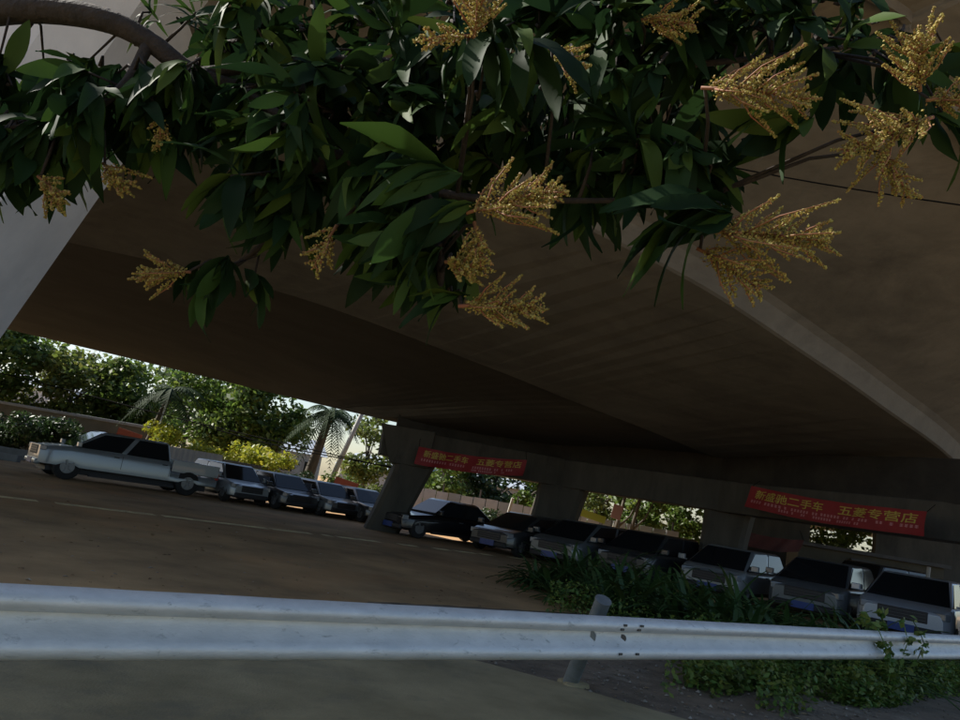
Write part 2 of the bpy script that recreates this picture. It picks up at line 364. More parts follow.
# ------------------------------------------------------------------ banners
def text_mesh(body, size=1.0):
    cu = bpy.data.curves.new('t', 'FONT'); cu.body = body; cu.size = size; cu.align_x = 'LEFT'; cu.resolution_u = 3
    cu.offset = .010; cu.fill_mode = 'FRONT'
    o = bpy.data.objects.new('t', cu); COL.objects.link(o)
    dg = bpy.context.evaluated_depsgraph_get(); me = bpy.data.meshes.new_from_object(o.evaluated_get(dg))
    bpy.data.objects.remove(o); bpy.data.curves.remove(cu)
    v = np.array([x.co[:] for x in me.vertices]).reshape(-1, 3); f = [tuple(p.vertices) for p in me.polygons]
    bpy.data.meshes.remove(me); return v, f
def banner(name, label, corners, text, m=M_red, spans=None, small=(), group=None):
    TL, TR, BR, BL = corners
    nrm = (TR - TL).cross(BL - TL).normalized()
    if nrm.dot(EYE - TL) < 0: nrm = -nrm
    def S_(u, v, o=0.0):
        p = (TL * (1 - u) + TR * u) * (1 - v) + (BL * (1 - u) + BR * u) * v
        wav = .06 * math.sin(u * 9.0 + v * 1.3) * (v * .7 + .3) + .03 * math.sin(u * 23 + 2 + v * 3)
        sag = -.09 * math.sin(math.pi * u)
        return p + nrm * (wav + o) + V3(0, 0, sag)
    root = empty(name, S_(.5, 1)); tag(root, label, 'banner', group); o0 = Vector(root.location)
    mb = MB(); nu, nv = 48, 5
    for side, oo in ((0, 0), (1, -.006)):
        b = len(mb.v); mb.v += [tuple(S_(i / nu, j / nv, oo) - o0) for j in range(nv + 1) for i in range(nu + 1)]
        for j in range(nv):
            for i in range(nu):
                a = b + j * (nu + 1) + i; mb.f.append((a, a + nu + 1, a + nu + 2, a + 1)); mb.mi.append(0)
    mb.build('cloth', m, root, smooth=True)
    for body, u0_, u1_, v0_, v1_ in (text or []):
        v, f = text_mesh(body)
        lo, hi = v.min(0), v.max(0)
        uu = u0_ + (v[:, 0] - lo[0]) / (hi[0] - lo[0]) * (u1_ - u0_); vv = v1_ + (v[:, 1] - lo[1]) / (hi[1] - lo[1]) * (v0_ - v1_)
        MB().add([tuple(S_(a, b, .008) - o0) for a, b in zip(uu, vv)], f).build('lettering', M_gold, root)
    if small:
        mb = MB(); rr = random.Random(3)
        for (u0_, u1_, v, hgt, wd, gap) in small:
            u = u0_
            while u < u1_:
                if rr.random() < .85:
                    for k in range(3):                # three short strokes make one illegible printed character
                        a = v + hgt * (k / 3); mb.add([tuple(S_(u, a, .009) - o0), tuple(S_(u + wd, a + .006, .009) - o0), tuple(S_(u + wd, a + hgt * .2, .009) - o0), tuple(S_(u, a + hgt * .2, .009) - o0)], [(0, 3, 2, 1)])
                    mb.add([tuple(S_(u + wd * .4, v, .0095) - o0), tuple(S_(u + wd * .6, v, .0095) - o0), tuple(S_(u + wd * .6, v + hgt, .0095) - o0), tuple(S_(u + wd * .4, v + hgt, .0095) - o0)], [(0, 3, 2, 1)])
                u += wd + gap
        mb.build('small_print', M_pink, root)['kind'] = 'stuff'
    for u in (.003, .997):
        for v in (.04,):
            p = S_(u, v) - o0; MB().tube([p, p - nrm * .35 + V3(0, 0, .25)], .008, 5).build('tie_cord', M_cable, root)
    return root
banner('red_banner', 'red shop banner with gold characters hung on the beam above the nearest parked cars',
       (atd(752, 486, 22.2), atd(927, 511.5, 17.6), atd(923, 536, 17.6), atd(745, 506.5, 22.2)),
       [('新盛驰二手车', .045, .475, .12, .54), ('五菱专营店', .56, .965, .12, .54)],
       small=[(.03, .10, .62, .13, .014, .006), (.13, .22, .62, .13, .014, .008), (.25, .45, .62, .12, .012, .007), (.47, .80, .60, .12, .012, .006), (.84, .97, .60, .13, .016, .008), (.22, .70, .78, .11, .010, .005)])
banner('red_banner', 'red shop banner with worn gold characters hung between the far piers above the black sedan',
       (atd(419, 446.5, 25.2), atd(527, 460, 25.6), atd(523, 476, 25.6), atd(414, 463.5, 25.2)),
       [('新盛驰二手车', .06, .47, .12, .52), ('五菱专营店', .55, .96, .12, .52)],
       small=[(.05, .45, .62, .14, .014, .010), (.50, .93, .62, .14, .014, .008), (.52, .86, .80, .11, .010, .006)])
banner('faded_banner', 'faded dark red banner stretched low behind the parked vans under the beam',
       (atd(740, 529, 25), atd(804, 540, 25), atd(799, 552, 25), atd(735, 543, 25)), [], m=M_red2)

# ------------------------------------------------------------------ vehicles
def wheel(root, x, y, r, w, side):
    t = MB(); t.lathe([(r * .55, -w / 2), (r * .93, -w / 2), (r, -w * .32), (r, w * .32), (r * .93, w / 2), (r * .55, w / 2)], 20, 'y', (0, 0, 0))
    o = t.build('wheel', M_tyre, root, smooth=False); o.location = (x, y, r)
    t = MB(); yo = side * w * .5
    t.lathe([(r * .56, -.012), (r * .56, .008), (r * .5, .012)], 20, 'y', (0, yo - side * .01, 0))
    for k in range(5):
        a = k * 2 * math.pi / 5
        t.box((math.cos(a) * r * .3, yo + side * .02, math.sin(a) * r * .3), (r * .42, .03, r * .14), Matrix.Rotation(-a, 3, 'Y'))
    t.build('rim', M_rim, o)
def quadpanel(corners, inset, lift, thick=.008):
    c = [Vector(p) for p in corners]; ce = sum(c, Vector()) / 4
    n = (c[1] - c[0]).cross(c[3] - c[0]).normalized()
    c = [p + (ce - p).normalized() * inset for p in c]
    mb = MB(); mb.add([p + n * lift for p in c] + [p - n * thick for p in c], [(0, 1, 2, 3), (7, 6, 5, 4), (0, 4, 5, 1), (1, 5, 6, 2), (2, 6, 7, 3), (3, 7, 4, 0)])
    return mb
def vehicle(name, label, cat, loc, head, L, Wd, H, hood, pm, kind='van', group=None, bed=0, rake=.62, wr=.33, grille=M_black, plate=True, panes=2):
    root = empty(name, loc, math.atan2(head[1], head[0])); tag(root, label, cat, group)
    hw = Wd / 2; xf = L / 2; xr = -L / 2; b0 = .40 if kind == 'pickup' else .26
    zh, zb = (.61 * H, .63 * H) if kind == 'pickup' else (.56 * H, .60 * H)                     # hood and belt line
    xw = xf - hood; cabr = xr + bed if bed else (xr + (.75 if kind == 'sedan' else .06))
    rf = xw - rake; rr_ = cabr + (.14 if bed else (.75 if kind == 'sedan' else .30))
    wx = [xf - (.85 if kind == 'pickup' else .62), xr + (1.05 if kind == 'pickup' else .75)]; ra = wr * 1.16
    xs = {xf: (.57 if kind == 'pickup' else .46) * H, xf - .05: zh - (.06 if kind == 'pickup' else .11), xf - .18: zh - .055, xf - hood * .55: zh - .005, xw: zb, cabr: zb, xr + .05: zb if not bed else .42 * H, xr: zb - .06 if not bed else .42 * H}
    if bed: xs[cabr - .02] = .42 * H
    keys = sorted(xs)
    def topz(x):
        for a, b in zip(keys, keys[1:]):
            if a <= x <= b: return xs[a] + (xs[b] - xs[a]) * (x - a) / max(1e-6, b - a)
        return xs[keys[0]]
    st = set(keys) | {xf - .02, xf - .1, xf - .28, xf - .36}
    for w in wx:
        for k in (-1, -.92, -.7, -.35, 0, .35, .7, .92, 1): st.add(w + k * ra)
    secs = []
    for x in sorted(st):
        bt = b0
        for w in wx:
            if abs(x - w) < ra: bt = max(bt, math.sqrt(max(0, ra * ra - (x - w) ** 2)) + .02)
        t = topz(x); e = 1.0
        if x > xf - .45: e = 1 - .20 * ((x - xf + .45) / .45) ** 2.2
        if x < xr + .25: e = 1 - .07 * ((xr + .25 - x) / .25) ** 2
        w_ = hw * e; bt = min(bt, t - .12)
        sh = max(bt + .02, t - .16)
        secs.append([(x, -w_ * .93, bt), (x, -w_, bt + .02), (x, -w_, sh), (x, -w_ * .965, t - .05), (x, -w_ * .90, t), (x, w_ * .90, t), (x, w_ * .965, t - .05), (x, w_, sh), (x, w_, bt + .02), (x, w_ * .93, bt)])
    MB().loft(secs).build('body', pm, root, bevel=.03, smooth=True)
    MB().box((0, 0, .36), (L * .9, Wd * .72, .30)).build('chassis', M_black, root)
    # cab
    wb, wt = hw * .93, hw * .76
    z0, z1 = zb - .02, H
    lo = [V3(cabr, -wb, z0), V3(xw + .02, -wb, z0), V3(xw + .02, wb, z0), V3(cabr, wb, z0)]
    hi = [V3(rr_, -wt, z1 - .03), V3(rf, -wt, z1 - .03), V3(rf, wt, z1 - .03), V3(rr_, wt, z1 - .03)]
    mb = MB(); mb.hexa(lo, hi)
    mb.v[4:8] = [tuple(v) for v in hi]
    crown = [V3(rr_ + .12, -wt * .85, z1), V3(rf - .12, -wt * .85, z1), V3(rf - .12, wt * .85, z1), V3(rr_ + .12, wt * .85, z1)]
    mb.f.pop(1); mb.mi.pop(); b = len(mb.v); mb.v += [tuple(c) for c in crown]
    mb.f += [(4, 5, b + 1, b), (5, 6, b + 2, b + 1), (6, 7, b + 3, b + 2), (7, 4, b, b + 3), (b, b + 1, b + 2, b + 3)]; mb.mi += [0] * 5
    mb.build('cab', pm, root, bevel=.07, smooth=True)
    quadpanel([lo[1], lo[2], hi[2], hi[1]], .085, .012).build('windshield', M_glass, root)
    quadpanel([lo[3], lo[0], hi[0], hi[3]], .12, .012).build('rear_window', M_glass, root)
    for s in (-1, 1):
        A, B, C, D = (lo[0], lo[1], hi[1], hi[0]) if s < 0 else (lo[3], lo[2], hi[2], hi[3])
        for k in range(panes):
            f0, f1 = k / panes, (k + 1) / panes
            c = [A.lerp(B, f0), A.lerp(B, f1), D.lerp(C, f1), D.lerp(C, f0)]
            if s > 0: c = [c[1], c[0], c[3], c[2]]
            quadpanel(c, .085, .012).build('side_window', M_glass, root)
            xh = A.lerp(B, f0).x + .22
            MB().box((xh, s * (hw + .012), zb - .13), (.16, .03, .03)).build('door_handle', M_black if pm is not P_black else M_rim, root)
            xs_ = A.lerp(B, f0).x + .02
            MB().box((xs_, s * (hw + .001), (zb + b0) / 2 + .05), (.014, .006, zb - b0 - .22)).build('door_gap', M_black, root)
        mb = MB(); mb.box((xw - .12, s * (hw + .13), zb + .10), (.12, .20, .15)); mb.box((xw - .10, s * (hw + .03), zb + .04), (.05, .14, .04))
        mb.build('mirror', pm, root, bevel=.02)
        # lamps
        mb = MB(); mb.box((xf - .145, s * hw * .70, (.53 if kind == 'pickup' else .455) * H), (.20, hw * .42, .15), Matrix.Rotation(-s * .42, 3, 'Z')); mb.build('headlight', M_lens, root, bevel=.02)
        mb = MB(); mb.box((xr + .03, s * hw * .86, .50 * H if not bed else .47 * H), (.10, hw * .18, .24)); mb.build('tail_light', M_tail, root)
        MB().box((0, s * (hw - .03), .245), (wx[0] - wx[1] - 2.3 * ra, .08, .09)).build('sill_shade_band', M_black, root)  # black sill band stands in for shadow along the lower body
        for w in wx: wheel(root, w, s * (hw - .11), wr, .21, s)
    gz = .475 * H if kind == 'pickup' else .40 * H
    gl = MB().box((xf - .02, 0, gz), (.07, hw * 1.02, .17 * H)).build('grille', grille, root, bevel=.02)
    for k in range(3): MB().box((xf + .012, 0, gz + (k - 1) * .07), (.012, hw * .94, .014)).build('grille_bar', M_bar, gl)
    MB().box((xf - .03, 0, .30 if kind != 'pickup' else .44), (.20, Wd * .80, .18)).build('bumper', M_black if kind != 'pickup' else pm, root, bevel=.06)
    if plate:
        MB().box((xf + .07, 0, .32 if kind != 'pickup' else .45), (.02, .55, .17)).build('license_plate', M_plate, root)
    if bed:
        for s in (-1, 1): MB().box((xr + bed / 2 - .02, s * (hw - .045), .54 * H + .04), (bed - .06, .07, .24 * H)).build('bed_side', pm, root, bevel=.015)
        MB().box((xr + .05, 0, .54 * H + .04), (.07, Wd - .20, .24 * H)).build('tailgate', pm, root, bevel=.015)
    return root
HR = (-.64, -.77); HL = (.68, -.73)
vehicle('pickup_truck', 'long silver double-cab pickup parked side-on, front to the kerb by the wall', 'pickup truck', gp(132, 26), (-.76, -.65), 5.8, 1.9, 1.68, .88, P_silver, 'pickup', bed=1.75, panes=2, wr=.42, rake=.85)
GL = 'vehicles parked in the far row before the shrubs'; GR = 'vehicles parked side by side behind the planting'
vehicle('parked_van', 'silver van whose pale side windows show just behind the silver pickup bed', 'van', gp(232, 28.8), HL, 4.1, 1.66, 1.36, .8, P_silver, group=GL, plate=False)
vehicle('parked_car', 'dark car next to the silver van in the far row', 'car', gp(280, 29.4), HL, 4.1, 1.66, 1.30, .8, P_dgrey, group=GL, plate=False)
vehicle('parked_car', 'grey car in the far row, in front of the leaning utility pole', 'car', gp(322, 30.0), HL, 4.1, 1.66, 1.26, .8, P_grey, group=GL, plate=False)
vehicle('parked_car', 'dark car at the end of the far row against the flared pier', 'car', gp(360, 30.4), HL, 4.2, 1.66, 1.24, .95, P_dgrey, 'sedan', group=GL, plate=False)
vehicle('black_sedan', 'black sedan seen from its side below the far red banner', 'car', gp(450, 26.5), (-.80, -.6), 4.6, 1.8, 1.36, 1.15, P_black, 'sedan', rake=.7)
vehicle('parked_car', 'dark grey car with blue plate parked beside the black sedan', 'car', gp(530, 25.6), HR, 4.2, 1.8, 1.36, .68, P_dgrey, group=GR, rake=1.0)
vehicle('parked_suv', 'grey utility car with pale mirror, just left of the yellow sign seen behind', 'car', gp(590, 24.6), HR, 4.3, 1.85, 1.44, .55, P_grey, group=GR, rake=1.0)
vehicle('parked_van', 'dark van with glinting pillars in front of the opening with dark trunks', 'van', gp(656, 23.6), HR, 4.2, 1.85, 1.46, .45, P_dgrey, group=GR, rake=.95)
vehicle('parked_van', 'grey van with bright front pillar below the bare middle pier, half behind strap leaves', 'van', gp(738, 22.4), HR, 4.2, 1.85, 1.44, .45, P_silver, group=GR, rake=.95)
vehicle('parked_pickup', 'grey small truck below the red banner, second from the frame edge', 'truck', gp(828, 21.0), HR, 4.3, 1.95, 1.52, .55, P_grey, group=GR, rake=1.0)
vehicle('parked_pickup', 'pale blue-silver small truck nearest the guardrail, blue plate and lit headlamp glass', 'truck', gp(920, 19.4), HR, 4.6, 2.05, 1.54, .6, P_blue, group=GR, rake=1.05)
vehicle('covered_van', 'dark blue-grey van standing behind the two nearest small trucks', 'van', gp(880, 27.0), (-.85, -.5), 4.6, 1.9, 1.7, .6, P_dgrey, plate=False)

# ------------------------------------------------------------------ background
def wallbox(name, label, cat, a, b, z0, z1, th, m, parent=None, coping=None):
    u = (b - a); u.z = 0; u.normalize(); w = V3(-u.y, u.x, 0) * th / 2
    root = empty(name, (a + b) / 2); tag(root, label, cat); o0 = Vector(root.location)
    q = [a - w - o0, b - w - o0, b + w - o0, a + w - o0]
    MB().hexa([V3(p.x, p.y, z0) for p in q], [V3(p.x, p.y, z1) for p in q]).build('wall', m, root)
    if coping:
        w2 = w * 1.35; q = [a - w2 - o0, b - w2 - o0, b + w2 - o0, a + w2 - o0]
        MB().hexa([V3(p.x, p.y, z1 + .003) for p in q], [V3(p.x, p.y, z1 + .16) for p in q]).build('coping', coping, root, bevel=.02)
    return root
wallbox('boundary_wall', 'low beige plastered boundary wall with coping below the far trees', 'wall', gp(-120, 41), gp(160, 41), 0, 2.35, .25, M_wall, coping=M_coping)
kb = wallbox('kerb_wall', 'low pale concrete kerb wall in front of the dark bushes', 'wall', gp(-80, 31), gp(62, 32.5), 0, .42, .3, M_coping)
kb2 = wallbox('kerb_wall', 'second lower concrete kerb running to the front of the silver pickup', 'wall', gp(-60, 29.4), gp(28, 29.6), 0, .26, .3, M_coping)
# corrugated sheets: ridged geometry
def corr(name, label, a, b, z0, z1, m, pitch=.2):
    u = b - a; Ln = u.length; u = u / Ln; w = V3(-u.y, u.x, 0); root_o = (a + b) / 2; k = int(Ln / pitch) * 4; mb = MB(); vs = []
    for t in (0, .008):
        for z in (z0, z1):
            for i in range(k + 1):
                ph = i % 4; o = (.0, .03, .03, .0)[ph] + t; p = a + u * (Ln * i / k) - w * o - root_o
                vs.append((p.x, p.y, z))
    n_ = k + 1; fs = [(i, i + 1, n_ + i + 1, n_ + i) for i in range(k)] + [(2 * n_ + i, 3 * n_ + i, 3 * n_ + i + 1, 2 * n_ + i + 1) for i in range(k)]
    mb.add(vs, fs); o = mb.build(name, m); o.location = root_o; return tag(o, label, 'sheet')
corr('corrugated_sheet', 'pale grey corrugated metal sheet standing behind the pickup bed', gp(168, 33.2), gp(222, 33.4), 0, 1.62, M_sheet, .22)
corr('corrugated_sheet', 'dark corrugated hoarding beside the pale sheet below yellow shrubs', gp(222, 34), gp(262, 34.2), 0, 1.45, M_dsheet, .22)

def house(name, label, a, D2, z, m, roofm, rh=.9, wins=3):
    b = D2; u = b - a; Ln = u.length; u = u / Ln; w = V3(-u.y, u.x, 0); dp = 6.0
    root = empty(name, (a + b) / 2); tag(root, label, 'building'); o0 = Vector(root.location)
    q = [a - o0, b - o0, b + w * dp - o0, a + w * dp - o0]
    MB().hexa([V3(p.x, p.y, 0) for p in q], [V3(p.x, p.y, z) for p in q]).build('wall', m, root)
    e = .4; qq = [q[0] - u * e - w * e, q[1] + u * e - w * e, q[2] + u * e + w * e, q[3] - u * e + w * e]
    r1, r2 = (qq[0] + qq[3]) / 2, (qq[1] + qq[2]) / 2
    mb = MB(); mb.add([V3(p.x, p.y, z + .004) for p in qq] + [V3(r1.x, r1.y, z + rh), V3(r2.x, r2.y, z + rh)], [(3, 2, 1, 0), (0, 1, 5, 4), (2, 3, 4, 5), (1, 2, 5), (3, 0, 4)])
    mb.build('roof', roofm, root)
    an = math.atan2(u.y, u.x)
    for i in range(wins):
        p = a + u * (Ln * (i + .5) / wins) - w * .03 - o0
        fr = MB().box((p.x, p.y, z * .62), (1.1, .10, 1.2), Matrix.Rotation(an, 3, 'Z')).build('window', M_coping, root)
        MB().box((p.x - w.x * .03, p.y - w.y * .03, z * .62), (.9, .10, 1.0), Matrix.Rotation(an, 3, 'Z')).build('pane', M_glass, fr)
    return root
house('white_building', 'white rendered building glimpsed through the leftmost trees', gp(-60, 62), gp(60, 62), 4.6, M_white, M_bluegrey, 1.2, 5)
house('white_building', 'pale low house seen under the branches above the boundary wall', gp(62, 58), gp(150, 60), 3.0, M_white, M_bluegrey, 1.0, 3)
house('grey_house', 'grey house with blue-grey roof behind the round dark bush', gp(252, 62), gp(318, 64), 3.0, M_coping, M_bluegrey, 1.4, 3)
house('grey_house', 'low house with blue-grey roof between the utility pole and the flared pier', gp(338, 60), gp(410, 58), 2.6, M_bluegrey, M_bluegrey, 1.2, 2)
PALE = house('pale_shed', 'pale grey shed behind the fence below the far red banner', gp(415, 60), gp(540, 60), 3.0, M_sheet, M_bluegrey, .8, 4)
# dark storage container under the bridge on the right
root = empty('storage_shed', gp(860, 31.5)); tag(root, 'low brown storage shed under the bridge behind the small trucks', 'shed')
an = math.atan2(-.25, 1)
MB().box((0, 0, 1.05), (5.4, 2.6, 1.9), Matrix.Rotation(an, 3, 'Z')).build('wall', M_wall, root)
MB().box((0, 0, 2.08), (5.8, 3.0, .14), Matrix.Rotation(an, 3, 'Z')).build('roof', M_dsheet, root)
MB().box((-.6, -1.3, .95), (.9, .10, 1.7), Matrix.Rotation(an, 3, 'Z')).build('door', M_dsheet, root)

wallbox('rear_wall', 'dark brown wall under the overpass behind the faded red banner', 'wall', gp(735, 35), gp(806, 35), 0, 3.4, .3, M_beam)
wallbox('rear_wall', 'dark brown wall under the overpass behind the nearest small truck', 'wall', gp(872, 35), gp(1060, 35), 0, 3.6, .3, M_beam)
# fence panels under the far banner
fr = empty('panel_fence', gp(480, 44)); tag(fr, 'fence of pale upright panels seen below the far red banner', 'fence'); o0 = Vector(fr.location)
fa, fb = gp(405, 44), gp(672, 42)
for i in range(22):
    p = fa.lerp(fb, i / 21) - o0
    hh = 1.5 + .06 * ((i * 7) % 5) / 5; MB().box((p.x, p.y, .2 + hh / 2), (.69, .06, hh)).build('fence_panel', M_sheet if i % 4 else M_coping, fr)
for i in range(8):
    p = fa.lerp(fb, i / 7) - o0; MB().box((p.x, p.y + .08, 1.1), (.09, .09, 2.2)).build('post', M_dsheet, fr)

def leaves(n_, centers, rad, size, flat=.5, squash=.75):
    """n_ leaf quads (bent along the middle) round clump centres -> verts, faces"""
    C = np.array(centers); idx = rng.integers(0, len(C), n_)
    d = rng.normal(size=(n_, 3)); d /= np.linalg.norm(d, axis=1)[:, None]
    r = rng.random(n_) ** .45
    pos = C[idx, :3] + d * (r * C[idx, 3])[:, None] * np.array([1, 1, squash])
    a = rng.normal(size=(n_, 3)) * np.array([1, 1, .7]); a /= np.linalg.norm(a, axis=1)[:, None]
    nn = d + rng.normal(size=(n_, 3)) * .8 + np.array([0, 0, .5]); b = np.cross(nn, a); b /= np.linalg.norm(b, axis=1)[:, None]
    s = size * (.6 + .8 * rng.random(n_))[:, None]
    v = np.stack([pos - a * s * .5, pos + b * s * .28 + a * s * .05, pos + a * s * .6 - np.array([0, 0, .12]) * s, pos - b * s * .28 + a * s * .05], 1).reshape(-1, 3)
    f = np.arange(n_ * 4).reshape(-1, 4)
    return v, f
def np_mesh(name, v, f, m, parent=None):
    me = bpy.data.meshes.new(name); me.vertices.add(len(v)); me.vertices.foreach_set('co', v.astype(np.float32).ravel())
    k = f.shape[1]; me.loops.add(f.size); me.loops.foreach_set('vertex_index', f.astype(np.int32).ravel())
    me.polygons.add(len(f)); me.polygons.foreach_set('loop_start', np.arange(0, f.size, k, dtype=np.int32)); me.polygons.foreach_set('loop_total', np.full(len(f), k, dtype=np.int32))
    me.update(calc_edges=True); me.materials.append(m)
    return link(name, me, None, parent)
def tree(label, base, h, crown_r, lm, n_=5000, leaf=.34, trunk_r=.16, name='broadleaf_tree', lean=(0, 0), low=.35, group='trees beyond the overpass', clumps=26):
    root = empty(name, base); tag(root, label, 'tree', group)
    top = V3(lean[0], lean[1], h * .7)
    mb = MB(); mb.tube([(0, 0, -.1), top * .35 + V3(.1, 0, 0), top * .7, top], [trunk_r * 1.25, trunk_r, trunk_r * .7, trunk_r * .3], 8)
    cs = []
    for i in range(clumps):
        a = random.random() * 2 * math.pi; rr = crown_r * math.sqrt(random.random()); zz = h * (low + (1 - low) * random.random())
        k = 1 - abs((zz / h - (low + 1) / 2) / ((1 - low) / 2)) ** 2 * .55
        c = (lean[0] + rr * k * math.cos(a), lean[1] + rr * k * math.sin(a), zz - .5, crown_r * (.24 + .22 * random.random()))
        cs.append(c)
        if i % 2 == 0:
            s = top * (.35 + .5 * random.random()); mb.tube([s, (s + V3(*c[:3])) / 2 + V3(0, 0, .2), V3(*c[:3])], [trunk_r * .4, trunk_r * .25, trunk_r * .08], 5)
    mb.build('trunk', M_bark2, root, smooth=True)
    v, f = leaves(n_, cs, 1, leaf); np_mesh('crown', v, f, lm, root)
    return root
tree('bright green tree at the frame edge beside the pale pier', gp(-25, 43), 8.8, 4.2, M_l1, 9500)
tree('olive-tinged leafy tree behind the beige wall, left of the leaning palm', gp(62, 46), 6.6, 3.6, M_l3, 9000)
tree('green tree filling the space behind the leaning palm', gp(128, 48), 6.7, 3.6, M_l1, 8000)
tree('bright broad tree above the yellow-green shrubs', gp(222, 44), 7.6, 4.0, M_l1, 10000, low=.34)
tree('taller dark tree right behind the bright broad tree', gp(180, 55), 7.6, 4.0, M_l2, 4500)
tree('thin open tree with visible dark limbs beside the bushy palm', gp(272, 42), 6.0, 2.2, M_l1, 1800, low=.5, clumps=14)
tree('olive tree behind the leaning utility pole', gp(362, 52), 6.4, 2.4, M_l3, 2200)
tree('low green tree left in the opening below the far banner', gp(440, 50), 5.4, 2.6, M_l1, 3500, low=.25)
tree('dark green tree right in the opening below the far banner', gp(492, 52), 5.6, 2.8, M_l2, 3500, low=.25)
tree('bright small tree beside the bare pier at the end of the far banner', gp(537, 48), 5.0, 1.7, M_l1, 2200, low=.4)
tree('pale green tree behind the yellow sign', gp(596, 50), 5.4, 2.4, M_l3, 2600, low=.3)
tree('bright green tree in the narrow opening beside the middle pier', gp(634, 46), 4.8, 1.8, M_l1, 2400, low=.2)
tree('green tree far behind the storage shed', gp(845, 55), 5, 3.2, M_l1, 2500, low=.2)
tree('wide green tree far behind the nearest small truck', gp(960, 60), 6, 4, M_l2, 2500, low=.15)
tree('dark tree far beyond the middle pier', gp(745, 58), 6, 4, M_l2, 2500, low=.1)
tree('dull green tree behind the dark trunks under the middle crossbeam', gp(668, 52), 5.2, 2.6, M_l1, 3200, low=.15)
def bush(name, label, base, r, h, lm, n_=1500, leaf=.16, group=None, cat='shrub'):
    root = empty(name, base); tag(root, label, cat, group)
    cs = []
    for i in range(12):
        a = random.random() * 6.283; q = r * .7 * math.sqrt(random.random()); cs.append((q * math.cos(a), q * math.sin(a), h * (.15 + .6 * random.random()), r * .42))
    mb = MB()
    for c in cs[:5]: mb.tube([(c[0] * .2, c[1] * .2, -.05), (c[0] * .7, c[1] * .7, c[2] * .8), c[:3]], [.03, .02, .008], 5)
    mb.build('stem', M_bark2, root); v, f = leaves(n_, cs, 1, leaf); np_mesh('foliage', v, f, lm, root); return root
for px, D, hh, lab in [(158, 36, 2.6, 'tallest yellow-green shrub right beside the leaning palm trunk'), (186, 36.5, 1.95, 'yellow-green shrub behind the pale corrugated sheet'), (214, 36.5, 1.85, 'low yellow-green shrub above the silver van'),
                       (240, 36, 2.3, 'bushy yellow-green shrub above the dark hoarding'), (266, 35.5, 2.15, 'yellow-green shrub next to the round dark bush')]:
    bush('golden_shrub', lab, gp(px, D), 1.45, hh * 1.22, M_ly, 2600, .20, 'yellow-green shrubs behind the far row')
bush('round_bush', 'round dark clipped bush between the golden shrubs and the utility pole', gp(297, 34.5), .95, 2.0, M_l2, 2600, .14)
for px, D, lab in [(8, 37, 'dark bush before the beige wall at the frame edge'), (38, 36.5, 'dark bush before the beige wall, behind the kerb'), (70, 37, 'dark bush before the beige wall, behind the pickup bonnet')]:
    bush('dark_bush', lab, gp(px, D), 1.6, 2.3, M_l2, 2600, .2, 'dark bushes along the beige wall')
bush('green_bush', 'green hedge bush to the right of the leaning utility pole', gp(342, 35), 1.2, 1.9, M_l1, 1600, .15)
bush('green_bush', 'dull green bush against the flared pier', gp(372, 35), 1.1, 2.1, M_l3, 1400, .15)
bush('green_bush', 'small bush beside the black sedan roof', gp(487, 36), 1.0, 1.4, M_l2, 1200, .14)
bush('green_bush', 'bright low bush under the narrow opening', gp(648, 40), 1.2, 1.6, M_l1, 1300, .16)

def palm(label, base, top, nf, fl, droop, lm, group='palms beyond the overpass', r=.17):
    root = empty('palm_tree', base); tag(root, label, 'palm tree', group); t = top - base
    pts = [t * (i / 8) + V3(.0, 0, 0) for i in range(9)]
    MB().tube(pts, [r * (1.25 - .5 * i / 8) * (1.06 if i % 2 else 1) for i in range(9)], 9).build('trunk', M_bark2, root, smooth=True)
    for k in range(nf):
        a = 2 * math.pi * k / nf + random.random() * .4; el = .9 - 1.3 * random.random() * droop; mb = MB(); L_ = fl * (.8 + .4 * random.random())
        d = V3(math.cos(a), math.sin(a), 0); sd_ = V3(-d.y, d.x, 0); P = []
        for i in range(13):
            s_ = i / 12; P.append(t + d * (L_ * s_ * math.cos(el * .6)) + V3(0, 0, L_ * (math.sin(el) * s_ - .85 * droop * s_ * s_)))
        mb.tube(P, [.035 * (1 - .85 * i / 12) for i in range(13)], 5)
        for i in range(2, 13):
            for j in range(2):
                p = P[i - 1].lerp(P[i], .5 * j); ln_ = fl * .30 * math.sin(math.pi * min(1, .12 + .86 * i / 12)) + .08; tg = (P[i] - P[i - 1]).normalized()
                for s2 in (-1, 1):
                    tip = p + sd_ * s2 * ln_ * .85 + tg * ln_ * .45 + V3(0, 0, -ln_ * (.25 + .35 * random.random()))
                    mb.add([p - tg * .035, p + tg * .035, tip + tg * .01, tip - tg * .01], [(0, 1, 2, 3)])
        mb.build('frond', lm, root)
    return root
palm('slender palm leaning over the pickup cab with dark hanging fronds', gp(141, 37.5), atd(172, 390, 37.5), 15, 1.9, 1.0, M_palm)
palm('bushy palm with thick shaggy trunk behind the round dark bush', gp(305, 38), atd(331, 413, 38), 18, 2.0, 1.1, M_palm, r=.24)
